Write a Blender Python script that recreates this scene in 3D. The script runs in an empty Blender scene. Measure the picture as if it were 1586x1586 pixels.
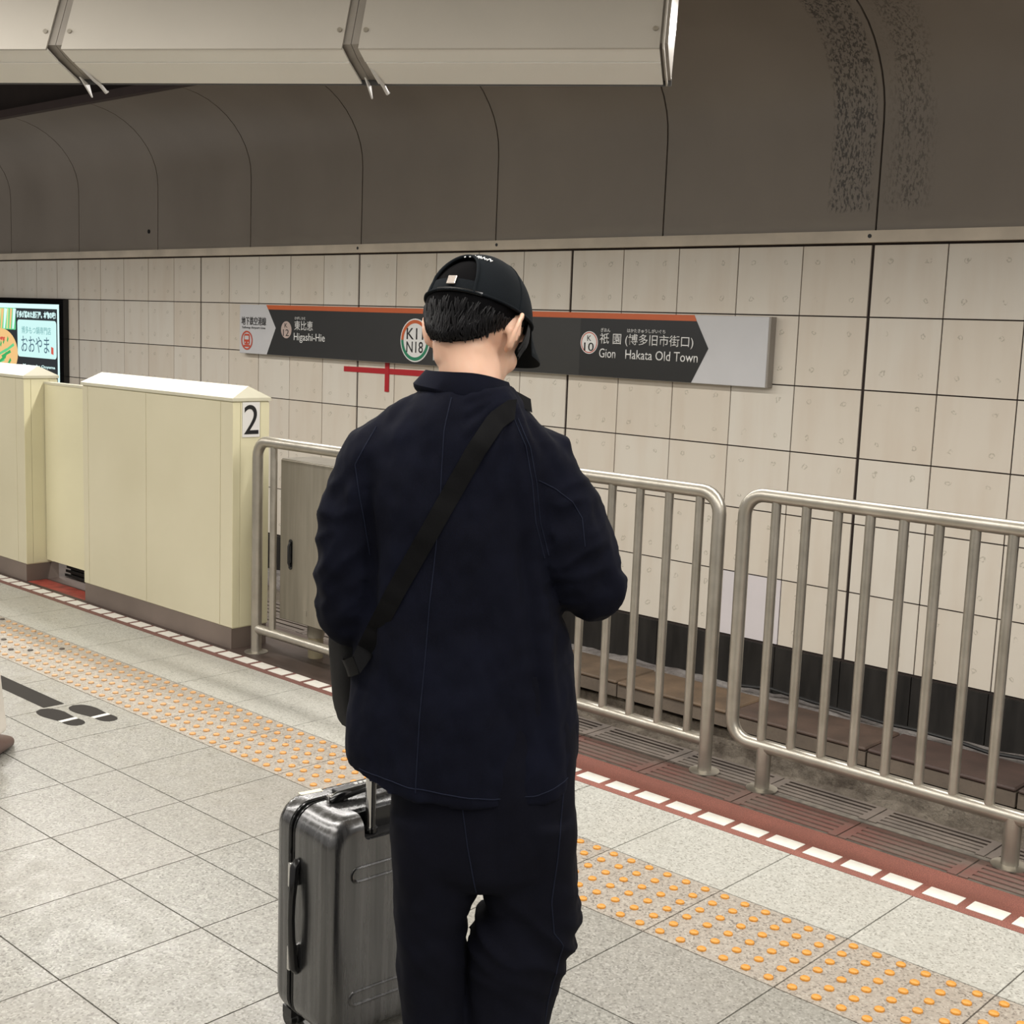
import bpy, bmesh, math, random
from mathutils import Vector, Matrix, noise
from mathutils.bvhtree import BVHTree
PI = math.pi
random.seed(7)
C = bpy.context.scene.collection
S = bpy.context.scene

# ---------------------------------------------------------------- camera, world, lights, exposure
YAW, PITCH, ROLL, EYE = -0.7451, -0.1416, 0.0366, 1.57
fwd = Vector((math.sin(YAW)*math.cos(PITCH), math.cos(YAW)*math.cos(PITCH), math.sin(PITCH)))
rgt0 = Vector((math.cos(YAW), -math.sin(YAW), 0)); up0 = rgt0.cross(fwd)
rgt = rgt0*math.cos(ROLL) + up0*math.sin(ROLL); upv = -rgt0*math.sin(ROLL) + up0*math.cos(ROLL)
cd = bpy.data.cameras.new('camera'); cam = bpy.data.objects.new('camera', cd); C.objects.link(cam)
cd.sensor_width = 36; cd.lens = 36*1988.7/1586; cd.clip_start = 0.05; cd.clip_end = 100
m = Matrix((rgt, upv, -fwd)).transposed().to_4x4(); m.translation = (0, 0, EYE); cam.matrix_world = m
S.camera = cam
w = bpy.data.worlds.new('world'); S.world = w; w.use_nodes = True
w.node_tree.nodes['Background'].inputs[0].default_value = (1.0, 0.96, 0.91, 1)
w.node_tree.nodes['Background'].inputs[1].default_value = 0.50
S.view_settings.view_transform = 'Standard'; S.view_settings.look = 'None'
S.view_settings.exposure = 0.0; S.view_settings.gamma = 1.0
S.view_settings.use_curve_mapping = False

def area(name, loc, sx, sy, power, col, rot=(0, 0, 0)):
    l = bpy.data.lights.new(name, 'AREA'); l.shape = 'RECTANGLE'; l.size = sx; l.size_y = sy
    l.energy = power; l.color = col
    o = bpy.data.objects.new(name, l); C.objects.link(o); o.location = loc; o.rotation_euler = rot
    return o
WARM = (1.0, 0.965, 0.915)
area('platform_tube_light', (-3.5, 1.35, 3.02), 15, 0.25, 255, WARM)
area('platform_tube_light', (-3.5, 0.2, 3.02), 15, 0.25, 190, WARM)
area('platform_tube_light', (-3.5, -2.6, 3.02), 15, 0.25, 150, WARM)
area('track_side_tube_light', (-4.5, 4.35, 2.78), 17, 0.12, 380, WARM, (math.radians(-12), 0, 0))

# ---------------------------------------------------------------- materials
def srgb(r, g, b):
    f = lambda c: (c/255/12.92) if c/255 <= 0.04045 else ((c/255+0.055)/1.055)**2.4
    return (f(r), f(g), f(b), 1)
class NT:
    def __init__(s, name):
        s.m = bpy.data.materials.new(name); s.m.use_nodes = True; s.t = s.m.node_tree
        s.b = s.t.nodes['Principled BSDF']
    def n(s, typ, **kw):
        o = s.t.nodes.new(typ)
        for k, v in kw.items():
            if isinstance(k, str) and k.startswith('i_'): o.inputs[k[2:].replace('_', ' ')].default_value = v
            else: setattr(o, k, v)
        return o
    def l(s, a, b): s.t.links.new(a, b)
    def math(s, op, a, b=None, c=None):
        o = s.n('ShaderNodeMath', operation=op)
        for i, v in enumerate((a, b, c)):
            if v is None: continue
            if isinstance(v, (int, float)): o.inputs[i].default_value = v
            else: s.l(v, o.inputs[i])
        return o.outputs[0]
    def mix(s, f, a, b, typ='MIX'):
        o = s.n('ShaderNodeMix', data_type='RGBA', blend_type=typ)
        for sock, v in ((o.inputs[0], f), (o.inputs[6], a), (o.inputs[7], b)):
            if isinstance(v, (int, float)): sock.default_value = v
            elif isinstance(v, tuple): sock.default_value = v
            else: s.l(v, sock)
        return o.outputs[2]
    def ramp(s, f, lo, hi, a=0.0, b=1.0):
        o = s.n('ShaderNodeMapRange'); s.l(f, o.inputs[0])
        o.inputs[1].default_value = lo; o.inputs[2].default_value = hi
        o.inputs[3].default_value = a; o.inputs[4].default_value = b
        return o.outputs[0]
    def noise(s, scale, detail=3, rough=0.5, vec=None, stretch=None, world=False):
        tc = s.n('ShaderNodeNewGeometry').outputs['Position'] if world else s.n('ShaderNodeTexCoord').outputs['Object']
        if vec is not None: tc = vec
        if stretch:
            mp = s.n('ShaderNodeMapping'); mp.inputs['Scale'].default_value = stretch; s.l(tc, mp.inputs[0]); tc = mp.outputs[0]
        o = s.n('ShaderNodeTexNoise'); s.l(tc, o.inputs['Vector'])
        o.inputs['Scale'].default_value = scale; o.inputs['Detail'].default_value = detail; o.inputs['Roughness'].default_value = rough
        return o.outputs['Fac']
    def bump(s, h, strength=0.3, dist=0.001):
        o = s.n('ShaderNodeBump'); o.inputs['Strength'].default_value = strength; o.inputs['Distance'].default_value = dist
        s.l(h, o.inputs['Height']); s.l(o.outputs[0], s.b.inputs['Normal'])
    def col(s, c):
        if isinstance(c, tuple): s.b.inputs['Base Color'].default_value = c
        else: s.l(c, s.b.inputs['Base Color'])
    def rough(s, r):
        if isinstance(r, (int, float)): s.b.inputs['Roughness'].default_value = r
        else: s.l(r, s.b.inputs['Roughness'])

def plain(name, c, rough=0.5, metal=0.0, var=0.12, scale=6, bump=0.0, bscale=200, spec=0.5, stretch=None):
    t = NT(name); n1 = t.noise(scale, 4, stretch=stretch)
    dk = tuple(x*(1-var) for x in c[:3])+(1,); lt = tuple(min(1, x*(1+var)) for x in c[:3])+(1,)
    t.col(t.mix(t.ramp(n1, 0.3, 0.7), dk, lt)); t.rough(rough); t.b.inputs['Metallic'].default_value = metal
    t.b.inputs['Specular IOR Level'].default_value = spec
    if bump: t.bump(t.noise(bscale, 3, stretch=stretch), bump)
    return t.m
def emit(name, c, st=1.0):
    t = NT(name); t.col((0.02, 0.02, 0.02, 1)); t.b.inputs['Emission Color'].default_value = c
    t.b.inputs['Emission Strength'].default_value = st; t.rough(0.3); return t.m

def granite(name, base, dark, light, tint=0.05):
    t = NT(name)
    vec = t.n('ShaderNodeNewGeometry').outputs['Position']
    v = t.n('ShaderNodeTexVoronoi'); v.inputs['Scale'].default_value = 190; t.l(vec, v.inputs['Vector'])
    sp = t.n('ShaderNodeSeparateColor'); t.l(v.outputs['Color'], sp.inputs[0])
    n2 = t.noise(60, 3, world=True)
    c = t.mix(t.ramp(sp.outputs[0], 0.68, 0.9), base, dark)
    c = t.mix(t.ramp(sp.outputs[1], 0.6, 0.9, 0, 0.7), c, light)
    c = t.mix(t.ramp(n2, 0.35, 0.65, 0.0, 0.25), c, dark)
    oi = t.n('ShaderNodeObjectInfo').outputs['Random']
    big = t.noise(1.3, 3, world=True)
    c = t.mix(t.ramp(big, 0.35, 0.7, 0, 0.35), c, (base[0]*0.80, base[1]*0.74, base[2]*0.68, 1))
    c = t.mix(t.math('MULTIPLY', oi, tint*2), c, (0.40, 0.36, 0.33, 1))
    scr = t.noise(9, 2, vec=vec, stretch=(1, 9, 1))
    c = t.mix(t.ramp(scr, 0.74, 0.8, 0, 0.25), c, dark)
    t.col(c); t.rough(t.ramp(t.noise(14, 3, world=True), 0.3, 0.7, 0.27, 0.42))
    t.b.inputs['Specular IOR Level'].default_value = 0.4
    t.bump(v.outputs['Distance'], 0.08, 0.0006)
    return t.m
GRAN = granite('granite_grey', (0.255, 0.250, 0.222, 1), (0.135, 0.130, 0.115, 1), (0.42, 0.41, 0.37, 1))
GRANL = granite('granite_pale', (0.405, 0.405, 0.37, 1), (0.23, 0.225, 0.20, 1), (0.55, 0.545, 0.50, 1), 0.01)
GRANT = granite('granite_tactile', (0.34, 0.305, 0.26, 1), (0.13, 0.115, 0.10, 1), (0.48, 0.45, 0.39, 1), 0.02)
GROUT = plain('grout', srgb(84, 78, 70), 0.9, var=0.4, scale=30)

def dotmat():
    t = NT('tactile_orange')
    x = t.n('ShaderNodeNewGeometry'); sp = t.n('ShaderNodeSeparateXYZ'); t.l(x.outputs['Position'], sp.inputs[0])
    wear = t.ramp(sp.outputs[0], -5.2, -2.9, 1, 0)           # the paint is walked off towards the gates
    c = t.mix(wear, srgb(200, 136, 50), srgb(184, 148, 108))
    c = t.mix(t.ramp(t.noise(160, 3, world=True), 0.55, 0.75, 0, 0.5), c, srgb(140, 92, 40))
    t.col(c); t.rough(0.45); return t.m
DOT = dotmat(); DOTD = plain('tactile_stud_bare', srgb(74, 66, 58), 0.6)

def redfloor():
    t = NT('red_resin'); c = t.mix(t.ramp(t.noise(330, 2, world=True), 0.4, 0.65), srgb(106, 60, 51), srgb(152, 94, 80))
    c = t.mix(t.ramp(t.noise(5, 4, world=True), 0.4, 0.7, 0, 0.5), c, srgb(108, 66, 56))
    gx = t.n('ShaderNodeSeparateXYZ'); t.l(t.n('ShaderNodeNewGeometry').outputs['Position'], gx.inputs[0])
    c = t.mix(t.ramp(gx.outputs[0], -4.6, -2.8, 0.8, 0), c, srgb(104, 72, 66))      # darker, duller red towards the gates
    t.col(c); t.rough(0.6); t.bump(t.noise(400, 2, world=True), 0.3, 0.001); return t.m
RED = redfloor()
WHITEP = plain('white_paint', srgb(214, 211, 202), 0.5, var=0.06, scale=40)
def ribmat(name, a, b):
    t = NT(name); n = t.ramp(t.noise(5, 5, world=True), 0.35, 0.65); c = t.mix(n, a, b)
    c = t.mix(t.ramp(t.noise(90, 2, world=True), 0.5, 0.8, 0, 0.4), c, tuple(x*0.5 for x in a[:3])+(1,))
    t.col(c); t.rough(0.62); return t.m
RIBF = ribmat('ribbed_tile_red', srgb(112, 74, 66), srgb(104, 90, 82))
RIBB = ribmat('ribbed_tile_grey', srgb(98, 88, 80), srgb(78, 70, 64))
SLOTM = plain('groove_dirt', srgb(46, 38, 36), 0.9)

def tilemat():
    t = NT('enamel_wall_tile')
    tc = t.n('ShaderNodeTexCoord').outputs['Object']
    oi = t.n('ShaderNodeObjectInfo').outputs['Random']
    mp = t.n('ShaderNodeVectorMath', operation='ADD'); t.l(tc, mp.inputs[0])
    cmb = t.n('ShaderNodeCombineXYZ'); t.l(t.math('MULTIPLY', oi, 37.0), cmb.inputs[0]); t.l(t.math('MULTIPLY', oi, 91.0), cmb.inputs[2])
    t.l(cmb.outputs[0], mp.inputs[1]); v = mp.outputs[0]
    sp = t.n('ShaderNodeSeparateXYZ'); t.l(tc, sp.inputs[0])
    n1 = t.noise(22, 2, vec=v); wob = t.math('MULTIPLY', t.math('SUBTRACT', n1, 0.5), 0.05)
    ax = t.math('SUBTRACT', t.math('ABSOLUTE', t.math('ADD', sp.outputs[0], wob)), 0.115)
    az = t.math('SUBTRACT', t.math('ABSOLUTE', t.math('ADD', sp.outputs[2], wob)), 0.11)
    d = t.math('SQRT', t.math('ADD', t.math('MULTIPLY', ax, ax), t.math('MULTIPLY', az, az)))
    ring = t.math('SUBTRACT', 1.0, t.ramp(t.math('ABSOLUTE', t.math('SUBTRACT', d, 0.012)), 0.002, 0.005))
    gate = t.ramp(t.noise(9, 2, vec=v), 0.34, 0.46)
    brk = t.ramp(t.noise(90, 2, vec=v), 0.38, 0.52)
    mask = t.math('MULTIPLY', t.math('MULTIPLY', ring, gate), t.math('MULTIPLY', brk, 0.45))
    base = t.mix(oi, (0.70, 0.635, 0.540, 1), (0.73, 0.685, 0.605, 1))
    base = t.mix(t.ramp(t.noise(2.4, 3, vec=v, stretch=(3, 1, 0.5)), 0.45, 0.75, 0, 0.3), base, (0.58, 0.47, 0.36, 1))
    c = t.mix(mask, base, (0.22, 0.20, 0.13, 1))
    t.col(c); t.rough(0.38); t.b.inputs['Specular IOR Level'].default_value = 0.35
    return t.m
TILE = tilemat()
TILEW = plain('enamel_wall_tile_new', srgb(220, 214, 216), 0.35, var=0.02)
JOINT = plain('wall_joint', srgb(46, 36, 32), 0.9)
def curvemat():
    t = NT('curved_steel_panel')
    g = t.n('ShaderNodeNewGeometry'); sp = t.n('ShaderNodeSeparateXYZ'); t.l(g.outputs['Position'], sp.inputs[0])
    n = t.noise(1.1, 5, world=True, stretch=(1, 1, 0.7))
    c = t.mix(t.ramp(n, 0.3, 0.7), (0.250, 0.216, 0.182, 1), (0.310, 0.270, 0.230, 1))
    low = t.math('ADD', sp.outputs[2], t.math('MULTIPLY', t.noise(3.5, 5, world=True, stretch=(1, 1, 4)), 0.16))
    dust = t.math('MULTIPLY', t.ramp(low, 2.28, 2.36, 1, 0), 0.35)
    c = t.mix(dust, c, (0.36, 0.32, 0.26, 1))
    # black water stain beside the joint at x = -3.6
    dx = t.math('SUBTRACT', sp.outputs[0], -3.77)
    band = t.math('SUBTRACT', 1.0, t.ramp(t.math('ABSOLUTE', dx), 0.10, 0.15))
    dx2 = t.math('SUBTRACT', sp.outputs[0], -3.42)
    band2 = t.math('MULTIPLY', t.math('SUBTRACT', 1.0, t.ramp(t.math('ABSOLUTE', dx2), 0.05, 0.16)), 0.38)
    zl = t.ramp(sp.outputs[2], 2.30, 2.34)
    sp1 = t.ramp(t.noise(55, 4, 0.7, world=True, stretch=(1.3, 1, 0.55)), 0.50, 0.56)
    sp2 = t.ramp(t.noise(7, 4, 0.6, world=True, stretch=(2.5, 1, 0.5)), 0.34, 0.50)
    mk = t.math('MULTIPLY', t.math('MULTIPLY', t.math('ADD', band, band2), zl), t.math('MULTIPLY', sp1, sp2))
    c = t.mix(t.math('MINIMUM', t.math('MULTIPLY', mk, 1.5), 0.95), c, (0.018, 0.015, 0.013, 1))
    c = t.mix(t.math('MULTIPLY', t.math('MULTIPLY', band, zl), 0.22), c, (0.28, 0.25, 0.225, 1))
    t.col(c); t.rough(t.ramp(n, 0.3, 0.7, 0.42, 0.52)); t.b.inputs['Metallic'].default_value = 0.0
    t.b.inputs['Specular IOR Level'].default_value = 0.6
    return t.m
CURVE = curvemat()
TRIM = plain('trim_rail_enamel', srgb(212, 200, 182), 0.45, var=0.12, scale=4)
BLACKB = plain('black_base_panel', srgb(34, 32, 30), 0.5, var=0.5, scale=3, stretch=(6, 1, 1))
def concrete(name, a, b, bs=0.9):
    t = NT(name); n = t.noise(6, 8, 0.7, world=True); c = t.mix(t.ramp(n, 0.35, 0.65), a, b)
    c = t.mix(t.ramp(t.noise(45, 4, 0.7, world=True), 0.55, 0.7, 0, 0.6), c, tuple(x*0.35 for x in a[:3])+(1,))
    t.col(c); t.rough(0.9); t.bump(t.noise(30, 7, 0.75, world=True), bs, 0.03); return t.m
CONC = concrete('rough_concrete_pale', srgb(120, 112, 108), srgb(178, 172, 168))
CONCB = concrete('rough_concrete_brown', srgb(92, 82, 72), srgb(158, 148, 134))
SLABT = ribmat('slab_top_brown', srgb(96, 82, 70), srgb(70, 56, 50))
SLABF = ribmat('slab_face', srgb(120, 108, 96), srgb(104, 94, 84))
STEEL = NT('brushed_stainless')
STEEL.col(STEEL.mix(STEEL.ramp(STEEL.noise(12, 4, world=True), 0.3, 0.7), (0.36, 0.335, 0.285, 1), (0.46, 0.43, 0.375, 1)))
STEEL.b.inputs['Metallic'].default_value = 0.85; STEEL.rough(0.36); STEEL = STEEL.m
CAB = NT('cabinet_steel')
CAB.col(CAB.mix(CAB.ramp(CAB.noise(30, 4, stretch=(1, 1, 0.08)), 0.3, 0.7), (0.25, 0.228, 0.18, 1), (0.33, 0.30, 0.24, 1)))
CAB.b.inputs['Metallic'].default_value = 0.6; CAB.rough(0.42); CAB = CAB.m
def creammat():
    t = NT('cream_gate_enamel')
    c = t.mix(t.ramp(t.noise(1.6, 4, world=True), 0.3, 0.7), (0.50, 0.46, 0.325, 1), (0.55, 0.51, 0.37, 1))
    c = t.mix(t.ramp(t.noise(40, 2, world=True, stretch=(1, 1, 4)), 0.74, 0.8, 0, 0.3), c, (0.4, 0.35, 0.24, 1))
    t.col(c); t.rough(0.42); t.b.inputs['Specular IOR Level'].default_value = 0.4; return t.m
CREAM = creammat()
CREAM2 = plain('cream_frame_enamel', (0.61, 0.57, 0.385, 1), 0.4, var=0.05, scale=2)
CREAMC = plain('cream_cap_enamel', (0.50, 0.475, 0.365, 1), 0.4, var=0.04)
KICK = plain('kick_plate_steel', srgb(112, 100, 92), 0.45, 0.25, var=0.18, scale=3)
BLACK = plain('black_plastic', srgb(20, 20, 21), 0.42, var=0.2)
BLACKG = plain('gloss_black', srgb(12, 12, 13), 0.18)
VOID = plain('tunnel_void_black', srgb(14, 13, 14), 0.9)
WHITE = plain('white_panel', srgb(206, 204, 200), 0.4, var=0.03)
HOUSE = plain('housing_enamel', (0.43, 0.40, 0.35, 1), 0.42, var=0.04, scale=2)
HOUSEL = plain('housing_enamel_bounce_lit', (0.86, 0.84, 0.77, 1), 0.4, var=0.03, scale=2)  # paler than HOUSE: floor bounce on the strips painted in; ceiling shares it
HOUSEG = plain('housing_channel_grey', srgb(150, 144, 136), 0.4, 0.2, var=0.1)

# ---------------------------------------------------------------- helpers
class MB:
    def __init__(s): s.v = []; s.f = []; s.mi = []; s.cur = 0
    def add(s, vs, fs):
        o = len(s.v); s.v += [tuple(p) for p in vs]
        for f in fs: s.f.append([i+o for i in f]); s.mi.append(s.cur)
        return s
    def box(s, x0, x1, y0, y1, z0, z1):
        return s.add([(x0,y0,z0),(x1,y0,z0),(x1,y1,z0),(x0,y1,z0),(x0,y0,z1),(x1,y0,z1),(x1,y1,z1),(x0,y1,z1)],
                     [(0,3,2,1),(4,5,6,7),(0,1,5,4),(1,2,6,5),(2,3,7,6),(3,0,4,7)])
    def rings(s, rs, cap0=True, cap1=True, closed=False):
        n = len(rs[0]); vs = [p for r in rs for p in r]; fs = []
        R = len(rs)
        for i in range(R if closed else R-1):
            j = (i+1) % R
            for k in range(n):
                fs.append((i*n+k, i*n+(k+1) % n, j*n+(k+1) % n, j*n+k))
        if not closed:
            if cap0: fs.append(tuple(reversed(range(n))))
            if cap1: fs.append(tuple((R-1)*n+k for k in range(n)))
        return s.add(vs, fs)
    def tube(s, pts, rad, seg=12, caps=True, flat=1.0):
        pts = [Vector(p) for p in pts]; n = len(pts)
        rad = rad if isinstance(rad, (list, tuple)) else [rad]*n
        rs = []; ref = None
        for i, p in enumerate(pts):
            t = (pts[min(i+1, n-1)]-pts[max(i-1, 0)]).normalized()
            if ref is None:
                ref = Vector((0, 0, 1)) if abs(t.z) < 0.9 else Vector((1, 0, 0))
            a = (ref - t*ref.dot(t)).normalized(); b = t.cross(a); ref = a
            rs.append([p + (a*math.cos(2*PI*k/seg)*flat + b*math.sin(2*PI*k/seg))*rad[i] for k in range(seg)])
        return s.rings(rs, caps, caps)
    def blob(s, pts, rad, seg=20):                 # tube with rounded ends (for volumes that get merged)
        pts = [Vector(p) for p in pts]
        P = []; R = []
        d0 = (pts[0]-pts[1]).normalized(); d1 = (pts[-1]-pts[-2]).normalized()
        for a in (80, 55, 30): P.append(pts[0]+d0*rad[0]*math.sin(math.radians(a))); R.append(rad[0]*math.cos(math.radians(a)))
        P += pts; R += list(rad)
        for a in (30, 55, 80): P.append(pts[-1]+d1*rad[-1]*math.sin(math.radians(a))); R.append(rad[-1]*math.cos(math.radians(a)))
        return s.tube(P, R, seg)
    def ellip(s, c, r, R=None, seg=28, rings_=18):
        c = Vector(c); rs = []
        for i in range(1, rings_):
            th = PI*i/rings_; ring = []
            for k in range(seg):
                ph = 2*PI*k/seg
                v = Vector((r[0]*math.sin(th)*math.cos(ph), r[1]*math.sin(th)*math.sin(ph), -r[2]*math.cos(th)))
                if R is not None: v = R @ v
                ring.append(c+v)
            rs.append(ring)
        return s.rings(rs)
    def prism(s, poly, axis, a, b):                # poly in the two other axes, extruded from a to b
        def P(u, v, t): return {'x': (t, u, v), 'y': (u, t, v), 'z': (u, v, t)}[axis]
        n = len(poly)
        return s.add([P(u, v, a) for u, v in poly]+[P(u, v, b) for u, v in poly],
                     [tuple(range(n)), tuple(reversed(range(n, 2*n)))]+[(i, i+n, (i+1) % n+n, (i+1) % n) for i in range(n)])
    def mesh(s, name, mats, smooth=False):
        me = bpy.data.meshes.new(name); me.from_pydata(s.v, [], s.f)
        mats = mats if isinstance(mats, (list, tuple)) else [mats]
        for q in mats: me.materials.append(q)
        if len(mats) > 1: me.polygons.foreach_set('material_index', s.mi)
        bm = bmesh.new(); bm.from_mesh(me); bmesh.ops.recalc_face_normals(bm, faces=bm.faces[:]); bm.to_mesh(me); bm.free()
        if smooth: me.polygons.foreach_set('use_smooth', [True]*len(me.polygons)); 
        if smooth:
            try: me.set_sharp_from_angle(angle=math.radians(40))
            except Exception: pass
        return me
    def build(s, name, mats, parent=None, smooth=False, loc=None):
        return link(name, s.mesh(name, mats, smooth), parent, loc)
def link(name, me, parent=None, loc=None):
    o = bpy.data.objects.new(name, me); C.objects.link(o)
    if parent is not None: o.parent = parent
    if loc is not None: o.location = loc
    return o
def thing(name, label, cat, loc=(0, 0, 0), rz=0, group=None):
    o = bpy.data.objects.new(name, None); C.objects.link(o); o.location = loc; o.rotation_euler = (0, 0, rz)
    o.empty_display_size = 0.1; return tag(o, label, cat, group)
def tag(o, label, cat, group=None):
    o['label'] = label; o['category'] = cat
    if group: o['group'] = group
    return o
def struct(o): o['kind'] = 'structure'; return o
def bevel(o, wdt=0.004, seg=2):
    bm = bmesh.new(); bm.from_mesh(o.data)
    bmesh.ops.bevel(bm, geom=bm.edges[:], offset=wdt, segments=seg, affect='EDGES', profile=0.5)
    bm.to_mesh(o.data); bm.free(); return o
def evaluated(o):
    dg = bpy.context.evaluated_depsgraph_get(); dg.update()
    me = bpy.data.meshes.new_from_object(o.evaluated_get(dg)); o.modifiers.clear(); o.data = me; return o
def remesh(o, voxel, smooth=4):
    md = o.modifiers.new('r', 'REMESH'); md.mode = 'VOXEL'; md.voxel_size = voxel; md.use_smooth_shade = True
    if smooth:
        sm = o.modifiers.new('s', 'SMOOTH'); sm.iterations = smooth; sm.factor = 0.5
    mats = list(o.data.materials); evaluated(o)
    if not o.data.materials:
        for q in mats: o.data.materials.append(q)
    o.data.polygons.foreach_set('use_smooth', [True]*len(o.data.polygons)); return o
def arc(cx, cz, r, a0, a1, n=8): return [(cx+r*math.cos(math.radians(a0+(a1-a0)*i/n)), cz+r*math.sin(math.radians(a0+(a1-a0)*i/n))) for i in range(n+1)]
def rrect(x0, x1, z0, z1, r, n=5):
    return arc(x1-r, z0+r, r, -90, 0, n)+arc(x1-r, z1-r, r, 0, 90, n)+arc(x0+r, z1-r, r, 90, 180, n)+arc(x0+r, z0+r, r, 180, 270, n)

def text_on_wall(body, name, x0, x1, z0, z1, Y, mat, parent, keep=False, bold=0.0, depth=0.0012):
    """flat lettering facing -Y, fitted into the box x0..x1, z0..z1"""
    cu = bpy.data.curves.new(name, 'FONT'); cu.body = body; cu.size = 1.0; cu.offset = bold; cu.resolution_u = 3
    tmp = bpy.data.objects.new(name, cu); C.objects.link(tmp)
    dg = bpy.context.evaluated_depsgraph_get(); dg.update()
    me = bpy.data.meshes.new_from_object(tmp.evaluated_get(dg))
    bpy.data.objects.remove(tmp); bpy.data.curves.remove(cu)
    if not len(me.vertices): return None
    xs = [v.co.x for v in me.vertices]; ys = [v.co.y for v in me.vertices]
    sx = (x1-x0)/max(1e-6, max(xs)-min(xs)); sz = (z1-z0)/max(1e-6, max(ys)-min(ys)); mx, my = min(xs), min(ys)
    if keep: sx = sz
    for v in me.vertices: v.co = Vector((x0+(v.co.x-mx)*sx, Y, z0+(v.co.y-my)*sz))
    bm = bmesh.new(); bm.from_mesh(me)
    g = bmesh.ops.extrude_face_region(bm, geom=bm.faces[:])
    bmesh.ops.translate(bm, vec=(0, depth, 0), verts=[q for q in g['geom'] if isinstance(q, bmesh.types.BMVert)])
    bm.to_mesh(me); bm.free(); me.materials.clear(); me.materials.append(mat)
    return link(name, me, parent)

# ================================================================ THE SETTING
# floor --------------------------------------------------------------
FT, XF = 0.4, -2.2985
ROWS = [3.382, 2.999, 2.630, 2.245, 2.040, 1.794, 1.400, 1.0, 0.6, 0.2, -0.2]
floor = struct(MB().box(-12, 4, -4.0, 3.9, -0.30, -0.0035).build('floor', GROUT))
DOTS = []
for j in range(len(ROWS)-1):
    y1, y0 = ROWS[j], ROWS[j+1]; g = 0.0021
    mt = [GRANL, GRANT, GRAN][min(j, 2)]
    me = MB().box(g, FT-g, y0+g, y1-g, -0.02, 0).mesh('floor_tile', mt)
    for k in range(-17, 8):
        x = XF + FT*k
        if j >= 3 and x < -5.2 and y0 < 1.2: continue
        if j == 1:
            link('tactile_tile', me, floor, (x, 0, 0))
            for a in range(6):
                for b in range(6):
                    DOTS.append((x+FT*(a+0.5)/6, y0+(y1-y0)*(b+0.5)/6))
        else: link('floor_tile', me, floor, (x, 0, 0))
def dot_mesh(mb, x, y):
    n = 12; rs = []
    for r, z in ((0.0128, 0.0), (0.0122, 0.0042), (0.0092, 0.0062)):
        rs.append([(x+r*math.cos(2*PI*k/n), y+r*math.sin(2*PI*k/n), z) for k in range(n)])
    mb.rings(rs, cap0=False)
def big(d): return (Vector((d[0], d[1], 0))-Vector((0, 0, EYE))).length
vis = [d for d in DOTS if -6.9 < d[0] < 0.2]; rest = [d for d in DOTS if d not in vis]
def inview(d):
    q = Vector((d[0], d[1], 0))-Vector((0, 0, EYE)); z = q.dot(fwd)
    px_, py_ = q.dot(rgt)/z*1988.7+793, 793-q.dot(upv)/z*1988.7
    return 0 < px_ < 1586 and py_ < 1600 and not (620 < px_ < 890 and py_ > 1000) and not (500 < px_ <= 620 and py_ > 1160)
good = sorted([d for d in vis if inview(d)], key=big); near = good[:300]; ns = set(near)
far = [d for d in DOTS if d not in ns]
mb0 = MB(); dot_mesh(mb0, 0, 0); me0 = mb0.mesh('stud', DOT, True)
mb1 = MB(); dot_mesh(mb1, 0, 0); me1 = mb1.mesh('stud', DOTD, True)
rd = random.Random(3)
for d in near: link('stud', me0, floor, (d[0], d[1], 0))
mbf = MB()
for d in far:
    mbf.cur = 1 if (-6.3 < d[0] < -4.2 and rd.random() < (0.34 if d[1] < 2.80 else 0.13)) else 0
    dot_mesh(mbf, *d)
o = mbf.build('worn_studs', [DOT, DOTD], floor, True); o['kind'] = 'stuff'; o['label'] = 'paler worn tactile studs towards the platform gates'

# red edge strip, dashes, ribbed edge tiles --------------------------------
edge = struct(MB().box(-12, 4, 3.383, 3.612, -0.03, -0.0005).build('trim_1', RED))
dash = MB().box(0, 0.104, 3.418, 3.482, -0.001, 0.0012).mesh('white_dash', WHITEP)
k = 0
for i in range(-58, 22): link('white_dash', dash, edge, (-2.272+0.1305*i, 0, 0))
nose = struct(MB().box(-12, 4, 3.612, 3.790, -0.30, -0.016).box(-12, -2.275, 3.790, 3.98, -0.30, -0.016).box(-2.275, 4, 3.824, 3.98, -0.30, -0.016).build('trim_2', SLOTM))
def rib_tile(y0, y1, n, xs, first):
    mb = MB(); mb.cur = 1; mb.box(0.003, FT-0.003, y0+0.002, y1-0.002, -0.02, -0.008); mb.cur = 0
    p = (y1-y0)/n
    mb.box(0.003, 0.032, y0+0.002, y1-0.002, -0.008, 0); mb.box(FT-0.032, FT-0.003, y0+0.002, y1-0.002, -0.008, 0)
    for i in range(n): mb.box(0.032, FT-0.032, y0+i*p+0.0125, y0+(i+1)*p-0.0015, -0.008, 0)
    return mb
rf = rib_tile(3.62, 3.79, 5, 0, 0).mesh('ribbed_tile', [RIBF, SLOTM]); rb = rib_tile(3.822, 3.975, 5, 0, 0).mesh('ribbed_tile', [RIBB, SLOTM])
rb2 = rib_tile(3.792, 3.975, 6, 0, 0).mesh('ribbed_tile', [RIBB, SLOTM])
for i in range(-9, 14):
    x = -2.275+FT*i
    link('ribbed_tile', rf, nose, (x, 0, 0)); link('ribbed_tile', rb if x > -2.3 else rb2, nose, (x, 0, 0))
plate = MB().box(-12, -3.75, 3.488, 3.96, -0.02, 0.0006).build('edge_plate', plain('edge_plate_dark', srgb(70, 58, 52), 0.5, 0.1, 0.25, 5), nose)
rb3 = rib_tile(3.965, 4.33, 7, 0, 0).mesh('ribbed_tile', [RIBB, SLOTM])
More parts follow.
